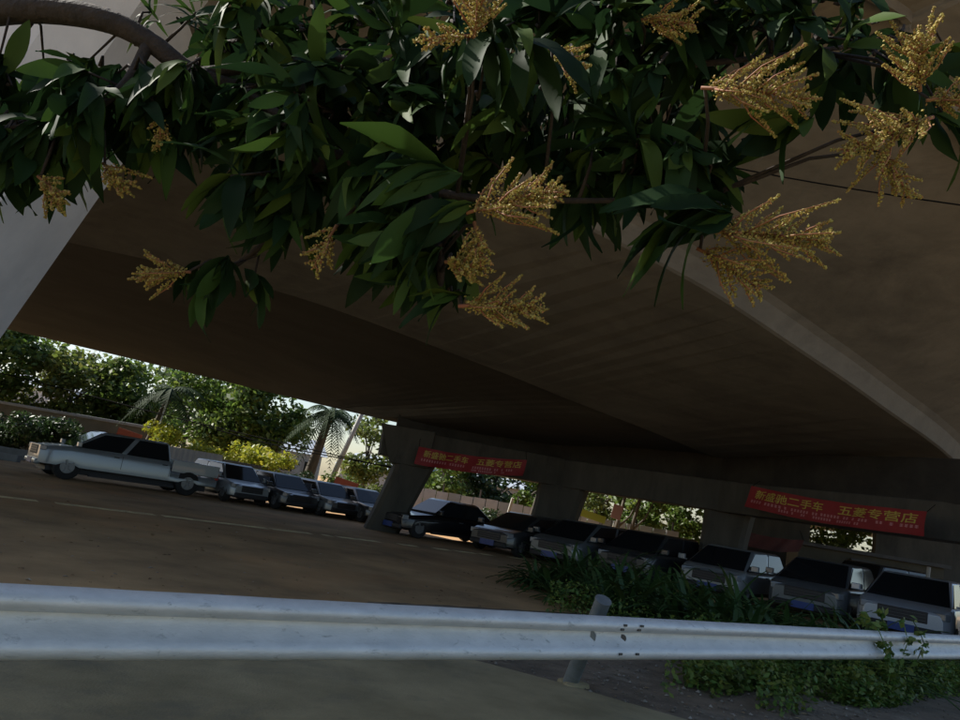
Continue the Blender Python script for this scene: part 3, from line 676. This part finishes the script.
# poles and cables
pb = gp(324, 36.5); pt = atd(372, 392, 36.5)
root = empty('utility_pole', pb); tag(root, 'pale concrete utility pole leaning beside the bushy palm', 'pole')
MB().tube([(0, 0, -.1), pt - pb], [.15, .09], 12).build('shaft', M_pole, root, smooth=True)
tt = (pt - pb)
MB().tube([tt * .88 + V3(-.7, 0, 0), tt * .88 + V3(.7, 0, 0)], .04, 6).build('crossarm', M_pole, root)
for lab, pts in [('overhead wire crossing the trees above the boundary wall', [(-60, 358), (60, 388), (160, 414), (270, 440), (400, 470)]), ('lower overhead wire running from the shrubs to the flared pier', [(200, 425), (270, 444), (340, 458), (410, 470)])]:
    P = catmull([atd(x, y, 35.5) for x, y in pts], 24); tag(MB().tube(P, .028, 5).build('overhead_wire', M_cable), lab, 'wire')
a, b = gp(150, 37), atd(168, 398, 37)
tag(MB().tube([a, b], .035, 6).build('thin_pole', M_white), 'thin white pole beside the leaning palm trunk', 'pole')
a, b = atd(501, 530, 30), atd(513, 498, 30); a.z = 0
tag(MB().tube([a, b], .06, 8).build('thin_pole', M_pole), 'grey thin pole right of the black sedan', 'pole')
a, b = atd(922, 600, 20), atd(929, 567, 20); a.z = 0
tag(MB().tube([a, b], .05, 8).build('thin_pole', M_pole), 'short pale pole behind the nearest small truck', 'pole')
for px, D, lab in [(528, 41, 'dark bare trunk in front of the fence by the banner end'), (556, 41, 'dark thin trunk left of the yellow sign'), (612, 40, 'dark upright trunk beside the pink board'), (627, 40, 'dark trunk nearest the middle pier')]:
    root = empty('bare_trunk', gp(px, D)); tag(root, lab, 'tree trunk', 'bare trunks under the crossbeam')
    MB().tube([(0, 0, -.1), (.25, 0, 1.6), (.65, .1, 4)], [.14, .11, .07], 7).build('trunk', M_bark2, root, smooth=True)
    MB().tube([(.2, 0, 1.3), (.9, .1, 2.1), (1.3, 0, 3.2)], [.07, .05, .03], 6).build('branch', M_bark2, root, smooth=True)
def board(name, label, px0, px1, y0, y1, D, m, cat='sign'):
    c = atd((px0 + px1) / 2, (y0 + y1) / 2, D); w = (px1 - px0) * D / F; h_ = (y1 - y0) * D / F
    root = empty(name, (c.x, c.y, 0)); tag(root, label, cat)
    R_ = Matrix.Rotation(math.radians(9), 3, 'Y')
    MB().box((0, 0, c.z), (w, .05, h_), R_).build('panel', m, root)
    for s in (-.4, .4): MB().box((s * w, .05, c.z / 2 - h_ * .1), (.05, .05, max(.2, c.z - h_ * .2))).build('post', M_dsheet, root)
    return root
board('yellow_sign', 'long yellow-green sign strip seen behind the utility car', 578, 606, 512.5, 519.5, 33, M_yel)
board('pink_board', 'small pale pink board beside the dark trunk', 612, 622, 505, 519, 34, M_pinkb)
board('orange_sign', 'orange-red sign above the roofs at the end of the far row', 334, 358, 480, 489, 33.5, M_orange)
board('red_sign', 'dull red notice panel on the beige wall behind the pickup cab', 116, 141, 431, 443, 39.5, M_orange)
board('white_notice', 'small pale notice by the pier next to the grey utility car', 569, 573, 511, 520, 28, M_white)

# ------------------------------------------------------------------ guardrail
A, B = rl(-260), rl(1150); A.z = B.z = 0
gu = (B - A).normalized(); gn = V3(gu.y, -gu.x, 0)          # gn points to the camera side
gr = empty('guardrail', rl(600)); tag(gr, 'galvanised W-beam road guardrail with scuffed pale face crossing the foreground', 'guardrail'); o0 = Vector(gr.location)
prof = [(.012, 0), (.03, .003), (.072, .022), (.084, .045), (.081, .075), (.062, .100), (.002, .158), (.002, .196), (.066, .212), (.084, .236), (.084, .262), (.072, .286), (.025, .307), (.010, .310)]
prof = [(o * 1.05, z) for o, z in prof]
RZ = .525
def wbeam(p, q, extra, name):
    secs = []; nseg = 28
    for i in range(nseg + 1):
        c = p.lerp(q, i / nseg); wob = .004 * math.sin(i * 1.7) + .003 * math.sin(i * 3.1 + 1)
        outer = [c + gn * (o + extra + wob) + V3(0, 0, RZ + z) - o0 for o, z in prof]
        inner = [c + gn * (o + extra - .005 + wob) + V3(0, 0, RZ + z) - o0 for o, z in reversed(prof)]
        secs.append(outer + inner)
    mb = MB(); mb.loft(secs); o = mb.build(name, M_rail, gr, smooth=True)
    e = o.modifiers.new('n', 'EDGE_SPLIT'); e.split_angle = math.radians(50); return o
J = rl(634)
wbeam(A, J + gu * .16, .0056, 'beam'); wbeam(J - gu * .16, B, 0, 'beam')
for du in (-.10, .10):
    for z in (.235, .265):
        p = J + gu * (du + (z - .25)) + gn * .098 + V3(0, 0, RZ + z - .0) - o0
        MB().box(p, (.034, .012, .016), Matrix.Rotation(math.atan2(gu.y, gu.x), 3, 'Z')).build('bolt', M_bolt, gr)
    p = J + gu * du + gn * .098 + V3(0, 0, RZ + .06) - o0
    MB().box(p, (.034, .012, .016), Matrix.Rotation(math.atan2(gu.y, gu.x), 3, 'Z')).build('bolt', M_bolt, gr)
p = J + gn * .02 + V3(0, 0, RZ + .155) - o0
MB().lathe([(.03, 0), (.028, .012), (.012, .02)], 10, 'y', (0, 0, 0)).build('bolt', M_bolt, gr).location = p
def gpost(px, top, base):
    mb = MB(); d = (top - base)
    mb.tube([base - o0, base + d * .5 - o0, top - o0], .066, 20); mb.build('post', M_post, gr, smooth=True).modifiers.new('n', 'EDGE_SPLIT').split_angle = math.radians(40)
    t = top - o0; dn = d.normalized(); mb = MB(); mb.tube([t, t + dn * .012], .071, 20); mb.build('post_cap', M_post, gr)
    c = rl(px) + V3(0, 0, RZ + .155) - o0
    m_ = base + d * ((RZ + .155 - base.z) / d.z) - o0
    mb = MB(); mb.tube([m_, c], .05, 10); mb.build('spacer', M_post, gr)
tp = atd(603, 601, 6.15); bs = onz(571, 683, NZ - .02)
bs = bs.lerp(V3(tp.x, tp.y, bs.z), .35); bs.z = NZ - .05
# keep the foot on the sight line of the photographed foot while pulling it closer to the rail
bs2 = onz(567, 687, NZ - .03); bs = bs2.lerp(bs, .12)
gpost(604, tp, bs)
for px in (-120, 1010):
    t = rl(px) - gn * .13; t.z = .74; b_ = V3(t.x - .12, t.y + .1, 0.0); gpost(px, t, b_)
# collar of old concrete at the post's foot
mb = MB(); ring = []
secs = []
for r_, z_ in ((.13, -.03), (.12, .02), (.075, .035)):
    secs.append([(r_ * (1 + .22 * math.sin(3 * a + 1) + .1 * math.sin(5 * a)) * math.cos(a), r_ * (1 + .22 * math.sin(3 * a + 1)) * math.sin(a), z_) for a in [2 * math.pi * k / 18 for k in range(18)]])
mb.loft(secs); ft = mb.build('concrete_footing', M_apron, gr, smooth=False); ft.location = (bs.x - o0.x + .03, bs.y - o0.y - .02, NZ)

# ------------------------------------------------------------------ planting bed
def strap_plant(base, h, nl, label, seed):
    rr = random.Random(seed); root = empty('strap_leaf_plant', base)
    tag(root, label, 'plant', 'strap-leaved plants behind the guardrail')
    mb = MB()
    for k in range(nl):
        a = rr.random() * 6.283; d = V3(math.cos(a), math.sin(a), 0); s_ = V3(-d.y, d.x, 0)
        L_ = h * (.9 + .7 * rr.random()); w = .032 + .022 * rr.random(); el = .45 + .8 * rr.random(); dr = .45 + .6 * rr.random()
        vs = []
        for i in range(7):
            t = i / 6; p = d * (L_ * t * math.cos(el) + .03) + V3(0, 0, L_ * (math.sin(el) * t - dr * t * t * .75))
            ww = w * (1 - t ** 2.2) + .003
            vs += [p - s_ * ww + V3(0, 0, .012), p, p + s_ * ww + V3(0, 0, .012)]
        fs = []
        for i in range(6):
            for j in range(2): q = i * 3 + j; fs.append((q, q + 1, q + 4, q + 3))
        mb.add(vs, fs)
    mb.build('leaf_rosette', M_strap, root, smooth=True)
    return root
spots = []
rr = random.Random(11)
for i in range(58):
    px = 545 + 345 * ((i * .618) % 1); t = rr.random()
    near = 13.4 if px < 600 else (13.4 - (px - 600) * .017)
    near = max(near, 1 / (.314 - .216 * px / 960) + 1.2); farr = 17.6 - max(0, px - 620) * .010
    D = near + (farr - near) * t * (.7 if px > 630 else 1); spots.append((px, D, t))
for i, (px, D, t) in enumerate(spots):
    strap_plant(gp(px, D), (1.0 + .42 * rr.random() + .12 * t) * (.65 if px < 575 else (.85 if px > 800 else 1)), 30, 'dark green plant of arching strap leaves in the bed behind the guardrail', 100 + i)
# low weeds: uncountable
def scatter(name, label, regions, n_, size, m, hmax, seed, kind='stuff', cat='weeds'):
    r = np.random.default_rng(seed); vs = []; tot = sum(x[-1] for x in regions)
    V, Fc = [], []
    for (px0, px1, d0, d1, wgt) in regions:
        k = int(n_ * wgt / tot); px = px0 + (px1 - px0) * r.random(k); u = r.random(k)
        for a, t in zip(px, u):
            base = 1 / (.314 - .216 * a / 960); D = base + d0 + (d1 - d0) * t
            p = gp(a, D); hm = hmax * (.45 + .55 * (0.5 + .5 * math.sin(a * .11 + t * 5) * math.sin(a * .037 + 1)))
            if math.sin(p.x * 2.3 + 1.7 * math.sin(p.y * 1.9)) * math.sin(p.y * 2.1 + p.x) + .5 * math.sin(a * .9) * math.sin(p.x * 5.1) < -.42 + .5 * r.random() - .45 * (t > .35): continue
            V.append((p.x, p.y, .03 + hm * r.random() ** 1.3))
    P = np.array(V); k = len(P)
    a = r.normal(size=(k, 3)); a[:, 2] *= .5; a /= np.linalg.norm(a, axis=1)[:, None]; nn = r.normal(size=(k, 3)) * .6 + np.array([0, -.2, 1]); b = np.cross(nn, a); b /= np.linalg.norm(b, axis=1)[:, None]
    s = size * (.5 + r.random(k))[:, None]
    v = np.stack([P - a * s * .5, P + b * s * .30, P + a * s * .55, P - b * s * .30], 1).reshape(-1, 3)
    o = np_mesh(name, v, np.arange(k * 4).reshape(-1, 4), m); return tag(o, label, cat, kind=kind)
scatter('undergrowth', 'low leafy weeds and creepers round the right part of the guardrail', [(700, 800, .6, 4.2, 4), (770, 990, -.5, 4.0, 9), (845, 910, -.5, .5, 1.5)], 52000, .056, M_weed, .46, 5)
scatter('undergrowth', 'sparse small weeds along the front of the planting bed', [(560, 720, 5.5, 8.0, 2), (680, 880, .6, 5.5, 7)], 16000, .06, M_weed, .55, 6)
# creeper over the rail
vn = empty('creeper', rl(893)); tag(vn, 'small creeper climbing over the top of the guardrail near the trucks', 'climbing plant'); o0v = Vector(vn.location)
for k in range(5):
    mb = MB(); st = rl(872 + 9 * k + rr.random() * 6) + gn * (.10 + .03 * rr.random()); x = st - o0v; P = []
    for i in range(9):
        t = i / 8; P.append(V3(x.x + .10 * math.sin(t * 4 + k), x.y + .03 * math.sin(t * 6 + k * 2), .05 + t * (.80 + .18 * rr.random())) - gn * (.16 * max(0, t - .8) / .2))
    mb.tube(P, .006, 5); mb.build('stem', M_weed, vn)
    cs = [(p.x, p.y, p.z, .07) for p in P[2:]]; v, f = leaves(70, cs, 1, .085); np_mesh('leaves', v, f, M_weed, vn)
# pebbles and dry litter on the dirt
def bits(name, label, n_, smin, smax, m, seed, flat, cat):
    r = random.Random(seed); mb = MB()
    for _ in range(n_):
        px = 430 + 560 * r.random(); y = 652 + 68 * r.random()
        lim = 650 + (px - 430) * .275
        if y > lim - 3 and r.random() < .93: continue
        p = onz(px, y, NZ); s = smin + (smax - smin) * r.random() ** 2.5
        z = NZ - .022 + .022 * hnoise(p.x, p.y)
        a = r.random() * 6.28; ca, sa = math.cos(a), math.sin(a)
        if flat:
            vs = [(-s, 0, 0), (0, -s * .35, s * .2), (s, 0, .1 * s), (0, s * .35, s * .25)]; fs = [(0, 1, 2, 3)]
        else:
            vs = [(-s, 0, 0), (0, -s * .7, 0), (s * .9, 0, 0), (0, s * .8, 0), (s * .1, 0, s * .7), (0, 0, -s * .4)]; fs = [(0, 1, 4), (1, 2, 4), (2, 3, 4), (3, 0, 4), (1, 0, 5), (2, 1, 5), (3, 2, 5), (0, 3, 5)]
        mb.add([(p.x + x * ca - y_ * sa, p.y + x * sa + y_ * ca, z + z_) for x, y_, z_ in vs], fs)
    return tag(mb.build(name, m), label, cat, kind='stuff')
bits('gravel', 'small stones scattered over the dark soil below the guardrail', 1500, .004, .03, M_stone, 21, False, 'stones')
bits('leaf_litter', 'dry leaves and scraps scattered over the dark soil', 420, .008, .04, M_litter, 22, True, 'litter')
r_ = random.Random(77); mb = MB()
for _ in range(520):                       # dry leaves and grit blown over the lot
    px, D = -20 + 620 * r_.random(), 7.2 + 15 * r_.random() ** 1.4
    p = gp(px, D); q = .015 + .035 * r_.random() ** 2; a = r_.random() * 6.28; ca, sa = math.cos(a) * q, math.sin(a) * q
    mb.add([(p.x - ca, p.y - sa, .006), (p.x + sa * .4, p.y - ca * .4, .008 + q * .3), (p.x + ca, p.y + sa, .012), (p.x - sa * .4, p.y + ca * .4, .008 + q * .35)], [(0, 1, 2, 3)])
tag(mb.build('leaf_litter', M_litter), 'dry leaves and scraps blown across the brown lot behind the guardrail', 'litter', kind='stuff')
lg = onz(705, 661, NZ + .03); lroot = MB(); dlog = V3(.9, -.35, 0).normalized()
lroot.tube([-dlog * .28, dlog * .0 + V3(0, 0, .01), dlog * .28], [.055, .06, .056], 12)
o = lroot.build('cut_log', M_log, smooth=False); o.location = (lg.x, lg.y, NZ + .04); tag(o, 'short reddish cut log lying on soil at the edge of the weeds', 'log')

# ------------------------------------------------------------------ mango tree
mt = empty('mango_tree', (-3.1, 1.5, NZ)); tag(mt, 'flowering mango tree whose dark leafy boughs hang across the top', 'tree'); O = Vector(mt.location)
limb = [atd(-60, 22, 2.75), atd(-10, 12, 2.7), atd(45, 10, 2.65), atd(105, 20, 2.6), atd(150, 42, 2.6), atd(195, 74, 2.6), atd(260, 92, 2.65), atd(340, 88, 2.7)]
tr = [V3(-3.1, 1.5, NZ - .1), V3(-3.05, 1.55, .9), V3(-3.0, 1.7, 1.7), V3(-2.75, 1.9, 2.25)] + [limb[0]]
mb = MB(); mb.tube([p - O for p in catmull(tr, 14)], [.15 - .095 * i / 13 for i in range(14)], 12); mb.build('trunk', M_bark, mt, smooth=True)
mb = MB(); cl = catmull(limb, 26); mb.tube([p - O for p in cl], [.055 - .032 * i / 25 for i in range(26)], 10); mb.build('bough', M_bark, mt, smooth=True)
boughs = [[atd(195, 74, 2.6), atd(330, 60, 2.7), atd(480, 70, 2.6), atd(620, 70, 2.5), atd(740, 60, 2.5), atd(900, 40, 2.6)],
          [atd(240, 88, 2.6), atd(330, 150, 2.45), atd(430, 190, 2.3), atd(520, 200, 2.3), atd(700, 200, 2.2)],
          [atd(150, 42, 2.6), atd(120, 90, 2.5), atd(60, 120, 2.5), atd(-20, 130, 2.5)],
          [atd(330, 150, 2.45), atd(290, 220, 2.5), atd(230, 270, 2.5)],
          [atd(430, 190, 2.3), atd(440, 260, 2.25), atd(440, 300, 2.25)]]
BP = list(cl)
for bgh in boughs:
    c = catmull(bgh, 20); BP += c; mb = MB(); mb.tube([p - O for p in c], [.022 - .015 * i / 19 for i in range(20)], 8); mb.build('bough', M_bark, mt, smooth=True)
def leaf_mesh(name, wid, droop, fold, seed, wave=.0):
    r = random.Random(seed); vs = []; fs = []; n_ = 8
    for i in range(n_ + 1):
        t = i / n_
        w = wid * (math.sin(math.pi * min(1, t ** .85)) ** .75) * (1 if t < .98 else .3) if 0 < i < n_ else .004
        z = .08 * math.sin(t * math.pi) - droop * t * t; wv = wave * math.sin(t * 11 + seed)
        vs += [(t, -w, z + fold * w + wv), (t, 0, z), (t, w, z + fold * w - wv)]
    for i in range(n_):
        for j in range(2): q = i * 3 + j; fs.append((q, q + 1, q + 4, q + 3))
    me = bpy.data.meshes.new(name); me.from_pydata(vs, [], fs); me.update(); me.materials.append(M_mleaf)
    me.polygons.foreach_set('use_smooth', [True] * len(me.polygons)); return me
LM = [leaf_mesh('leaf', .135, .18, .25, 1, .016), leaf_mesh('leaf', .115, .38, .35, 2, .022), leaf_mesh('leaf', .155, .10, .18, 3, .020), leaf_mesh('leaf', .12, .60, .3, 4, .016), leaf_mesh('leaf', .145, -.10, .4, 5, .020)]
LN = leaf_mesh('leaf', .045, .30, .2, 6)
LMV = [(np.array([v.co[:] for v in m.vertices]), np.array([tuple(p.vertices) for p in m.polygons])) for m in LM + [LN]]
cand = []          # (depth, mesh index, matrix)
twigs = MB()
GRAV = (-UP * .85 - RT * .55).normalized()
def whorl(px, py, D, n_=11, size=.21, aim=None, spread=1.0, thin=False, twig=True, droop=.75):
    c = atd(px, py, D)
    ax = None
    if twig:
        q = min(BP, key=lambda b: (b - c).length)
        mid = q.lerp(c, .5) + V3(random.gauss(0, .03), random.gauss(0, .03), .05)
        if (q - c).length > .24: q = mid.lerp(c, .25)
        twigs.tube([q - O, mid.lerp(q, .3) + V3(.012, 0, .01) - O, c - O], [.007, .005, .0035], 5)
        ax = (c - mid).normalized()
    if aim is not None: ax = (RT * aim[0] + UP * aim[1] - fw * (aim[2] if len(aim) > 2 else 0)).normalized()
    if ax is None: ax = GRAV
    u = ax.orthogonal().normalized(); w = ax.cross(u)
    for k in range(n_):
        a = 2.4 * k + random.random() * .6; tilt = (.35 + .75 * random.random()) * spread
        d = ax * math.cos(tilt) + (u * math.cos(a) + w * math.sin(a)) * math.sin(tilt)
        d = (d + V3(0, 0, -droop * (.1 + 1.2 * random.random())) + GRAV * .25).normalized()
        x = d; nrm = (V3(0, 0, 1) + Vector(rng.normal(size=3)) * .7 - fw * .35); y = nrm.cross(x).normalized(); z = x.cross(y)
        s = size * (.45 + .78 * random.random()); st = c - ax * (.05 * random.random())
        mx = Matrix(((x.x * s, y.x * s, z.x * s, st.x), (x.y * s, y.y * s, z.y * s, st.y), (x.z * s, y.z * s, z.z * s, st.z), (0, 0, 0, 1)))
        cand.append(((st + d * s * .5 - EYE).dot(fw), 5 if thin else random.randrange(5), mx))
# dense masses: (polygon box px0,px1,py0,py1, depth range, count)
masses = [(-30, 110, 62, 150, 2.3, 2.9, 22), (100, 215, 60, 130, 2.4, 2.9, 16), (0, 95, 120, 165, 2.3, 2.6, 8), (215, 330, -20, 60, 2.5, 3.2, 14), (225, 345, 50, 190, 2.2, 3.0, 26),
          (330, 470, -30, 110, 2.3, 3.2, 26), (330, 470, 100, 225, 2.15, 2.9, 24), (470, 620, -30, 130, 2.2, 3.1, 28), (480, 640, 110, 170, 2.3, 3.0, 14), (600, 720, -30, 150, 2.2, 3.0, 26),
          (700, 860, -40, 40, 2.3, 3.0, 18), (620, 715, 130, 190, 2.2, 2.6, 10), (375, 455, 200, 275, 2.2, 2.5, 9), (800, 950, 40, 100, 2.4, 2.9, 9), (260, 330, 180, 220, 2.3, 2.6, 6), (560, 600, 150, 200, 2.3, 2.7, 4)]
for x0, x1, y0, y1, d0, d1, k in masses:
    for i in range(int(k * 1.35)): whorl(x0 + (x1 - x0) * random.random(), y0 + (y1 - y0) * random.random(), d0 + (d1 - d0) * random.random(), 11, .20, spread=1.15)
# single clusters that stand out
whorl(488, 36, 2.0, 9, .23, (.2, -1, .3), 1.0); whorl(530, 40, 2.02, 8, .22, (.5, -.8, .3), .9)
whorl(722, 214, 1.95, 12, .30, (-1, -.05, .2), .42, droop=.12); whorl(716, 205, 2.0, 8, .28, (-1, .12, .2), .4, droop=.1)
whorl(445, 172, 2.0, 9, .26, (-1, .1, .2), .55, droop=.15); whorl(455, 205, 2.0, 9, .27, (-1, -.2, .2), .5, droop=.2)
whorl(452, 296, 2.1, 6, .18, (-1, -.05, .1), .4, droop=.1); whorl(430, 255, 2.15, 10, .2, (-.8, -.5, .1), .7, droop=.3)
whorl(800, 118, 2.1, 8, .24, (-.9, -.1, .2), .5, droop=.12); whorl(905, 70, 2.2, 8, .22, (.9, .1, 0), .8, droop=.2); whorl(945, 118, 2.2, 6, .2, (.9, -.3, 0), .6, droop=.2)
whorl(852, 40, 2.2, 7, .2, (.5, .7, .2), .9, droop=.1); whorl(690, 150, 2.1, 8, .2, (.6, -.5, .2), .9)
whorl(225, 268, 2.4, 12, .19, (-.2, -.8, .1), 1.0); whorl(255, 275, 2.45, 8, .17, (.6, -.4, .1), .9); whorl(205, 300, 2.42, 5, .13, (.1, -1, .1), .35); whorl(196, 272, 2.45, 6, .16, (-.4, -.9, 0), .8)
whorl(196, 12, 2.6, 16, .15, (.1, .3, .2), 1.5, thin=True, droop=.15); whorl(150, 12, 2.65, 12, .14, (-.2, .2, .2), 1.5, thin=True, droop=.2)
def in_view(mx):
    q = mx @ Vector((.5, 0, 0)) - EYE; dz = q.dot(fw); x = q.dot(RT) / dz * F + 480; y = 360 - q.dot(UP) / dz * F
    return -10 < x < 970 and -10 < y < 730
cand.sort(key=lambda c: (not in_view(c[2]), c[0]))
IM = Matrix.Translation(-O)
for d, k, mx in cand[:300]:
    o = bpy.data.objects.new('leaf', (LM + [LN])[k]); COL.objects.link(o); o.parent = mt; o.matrix_basis = IM @ mx
VV, FF, nb = [], [], 0
for d, k, mx in cand[300:]:
    v, f = LMV[k]; M_ = np.array(IM @ mx); VV.append(v @ M_[:3, :3].T + M_[:3, 3]); FF.append(f + nb); nb += len(v)
fo = np_mesh('foliage', np.concatenate(VV), np.concatenate(FF), M_mleaf, mt); fo['kind'] = 'stuff'
fo.data.polygons.foreach_set('use_smooth', [True] * len(fo.data.polygons))
# flower panicles
def panicle(px, py, D, dirpx, length, nb_=16, wide=.55, fl=.0028, seed=0, dens=1.0):
    r = random.Random(seed); base = atd(px, py, D); ax = (RT * dirpx[0] - UP * dirpx[1] - fw * (dirpx[2] if len(dirpx) > 2 else .15)).normalized()
    u = ax.orthogonal().normalized(); w = ax.cross(u); st = MB(); fl_mb = MB()
    end = base + ax * length + V3(0, 0, -.02)
    main = [base - ax * .01, base + ax * length * .5, end]; st.tube([p - O for p in main], [.0055, .004, .0018], 6)
    def floret(p):                        # five-petalled speck: two bent triangles and a bud
        s = fl * (.7 + .8 * r.random()); q = p - O
        a = Vector((r.gauss(0, 1), r.gauss(0, 1), r.gauss(0, 1))).normalized() * s; b = a.orthogonal().normalized() * s; c = a.cross(b).normalized() * s * 1.0
        fl_mb.add([q - c * .6, q + a * 1.5, q + a * .2 + b * 1.1, q - b * 1.4 + c * .4, q - a * 1.3 + c * .5, q + c * 1.1], [(0, 1, 2), (0, 2, 4), (0, 4, 3), (0, 3, 1), (1, 5, 2), (3, 4, 5)])
    nb_ = int(nb_ * 1.35); wide = wide * .92
    q_ = min(BP, key=lambda b_: (b_ - base).length); twigs.tube([q_ - O, q_.lerp(base, .6) + V3(.01, 0, .04) - O, base - O], [.007, .0055, .0045], 5)
    for k in range(nb_):
        t = .04 + .94 * k / nb_; a = 2.4 * k + r.random() * .7; p0 = base.lerp(end, t); ln_ = length * wide * (1 - t) ** .75 * (.4 + 1.0 * r.random()) + .02
        d = (ax * .75 + (u * math.cos(a) + w * math.sin(a))).normalized(); p1 = p0 + d * ln_ + ax * ln_ * .25
        st.tube([p0 - O, (p0 + d * ln_ * .55) - O, p1 - O], [.003, .0022, .001], 5)
        for j in range(max(4, int(ln_ * 190 * dens))):
            s_ = (j + 1) / max(4, int(ln_ * 190 * dens)); c = p0.lerp(p1, s_); off_r = .0130 * (1 - s_ * .93) + .0009
            for _ in range(5): floret(c + Vector((r.gauss(0, 1), r.gauss(0, 1), r.gauss(0, 1))) * off_r * .6)
    for j in range(int(length * 110 * dens)):
        c = base.lerp(end, .35 + .65 * r.random()); floret(c + Vector((r.gauss(0, 1), r.gauss(0, 1), r.gauss(0, 1))) * .007)
    o = fl_mb.build('flower_panicle', M_flor, mt); st.build('stalk', M_stalk, o, smooth=True)
PN = [(705, 88, 1.95, (1, .10), .26, 18, .62), (712, 232, 1.95, (1, .05), .29, 20, .70), (700, 250, 2.0, (.75, .45), .18, 12, .7), (920, 88, 2.05, (-.2, -.35, .3), .17, 14, .8), (930, 118, 2.02, (-1, .35), .27, 18, .62),
      (880, 150, 2.05, (.55, .9), .14, 10, .6), (470, 212, 2.0, (1, -.28), .26, 18, .55), (475, 225, 2.02, (.2, 1), .10, 8, .6), (448, 262, 2.05, (.6, .1, .5), .09, 14, .9), (462, 306, 2.05, (1, -.05), .22, 18, .55),
      (474, 40, 2.0, (.15, -1), .19, 14, .75), (468, 36, 2.0, (-1, .05), .13, 8, .35), (552, 50, 2.1, (.7, .5, .2), .10, 9, .8), (188, 272, 2.4, (-1, -.02), .14, 12, .8), (40, 178, 2.35, (.6, .5, .1), .10, 10, .8), (105, 165, 2.4, (.6, .55, .1), .10, 9, .8),
      (335, 228, 2.2, (-.5, .9), .12, 8, .5), (640, 20, 2.2, (1, .05), .16, 10, .6), (160, 118, 2.4, (.1, 1), .08, 7, .5), (930, 100, 2.1, (.9, -.1, .1), .12, 10, .8)]
for i, a in enumerate(PN): panicle(*a, seed=i + 40)
twigs.build('twigs', M_bark, mt, smooth=True)['kind'] = 'stuff'
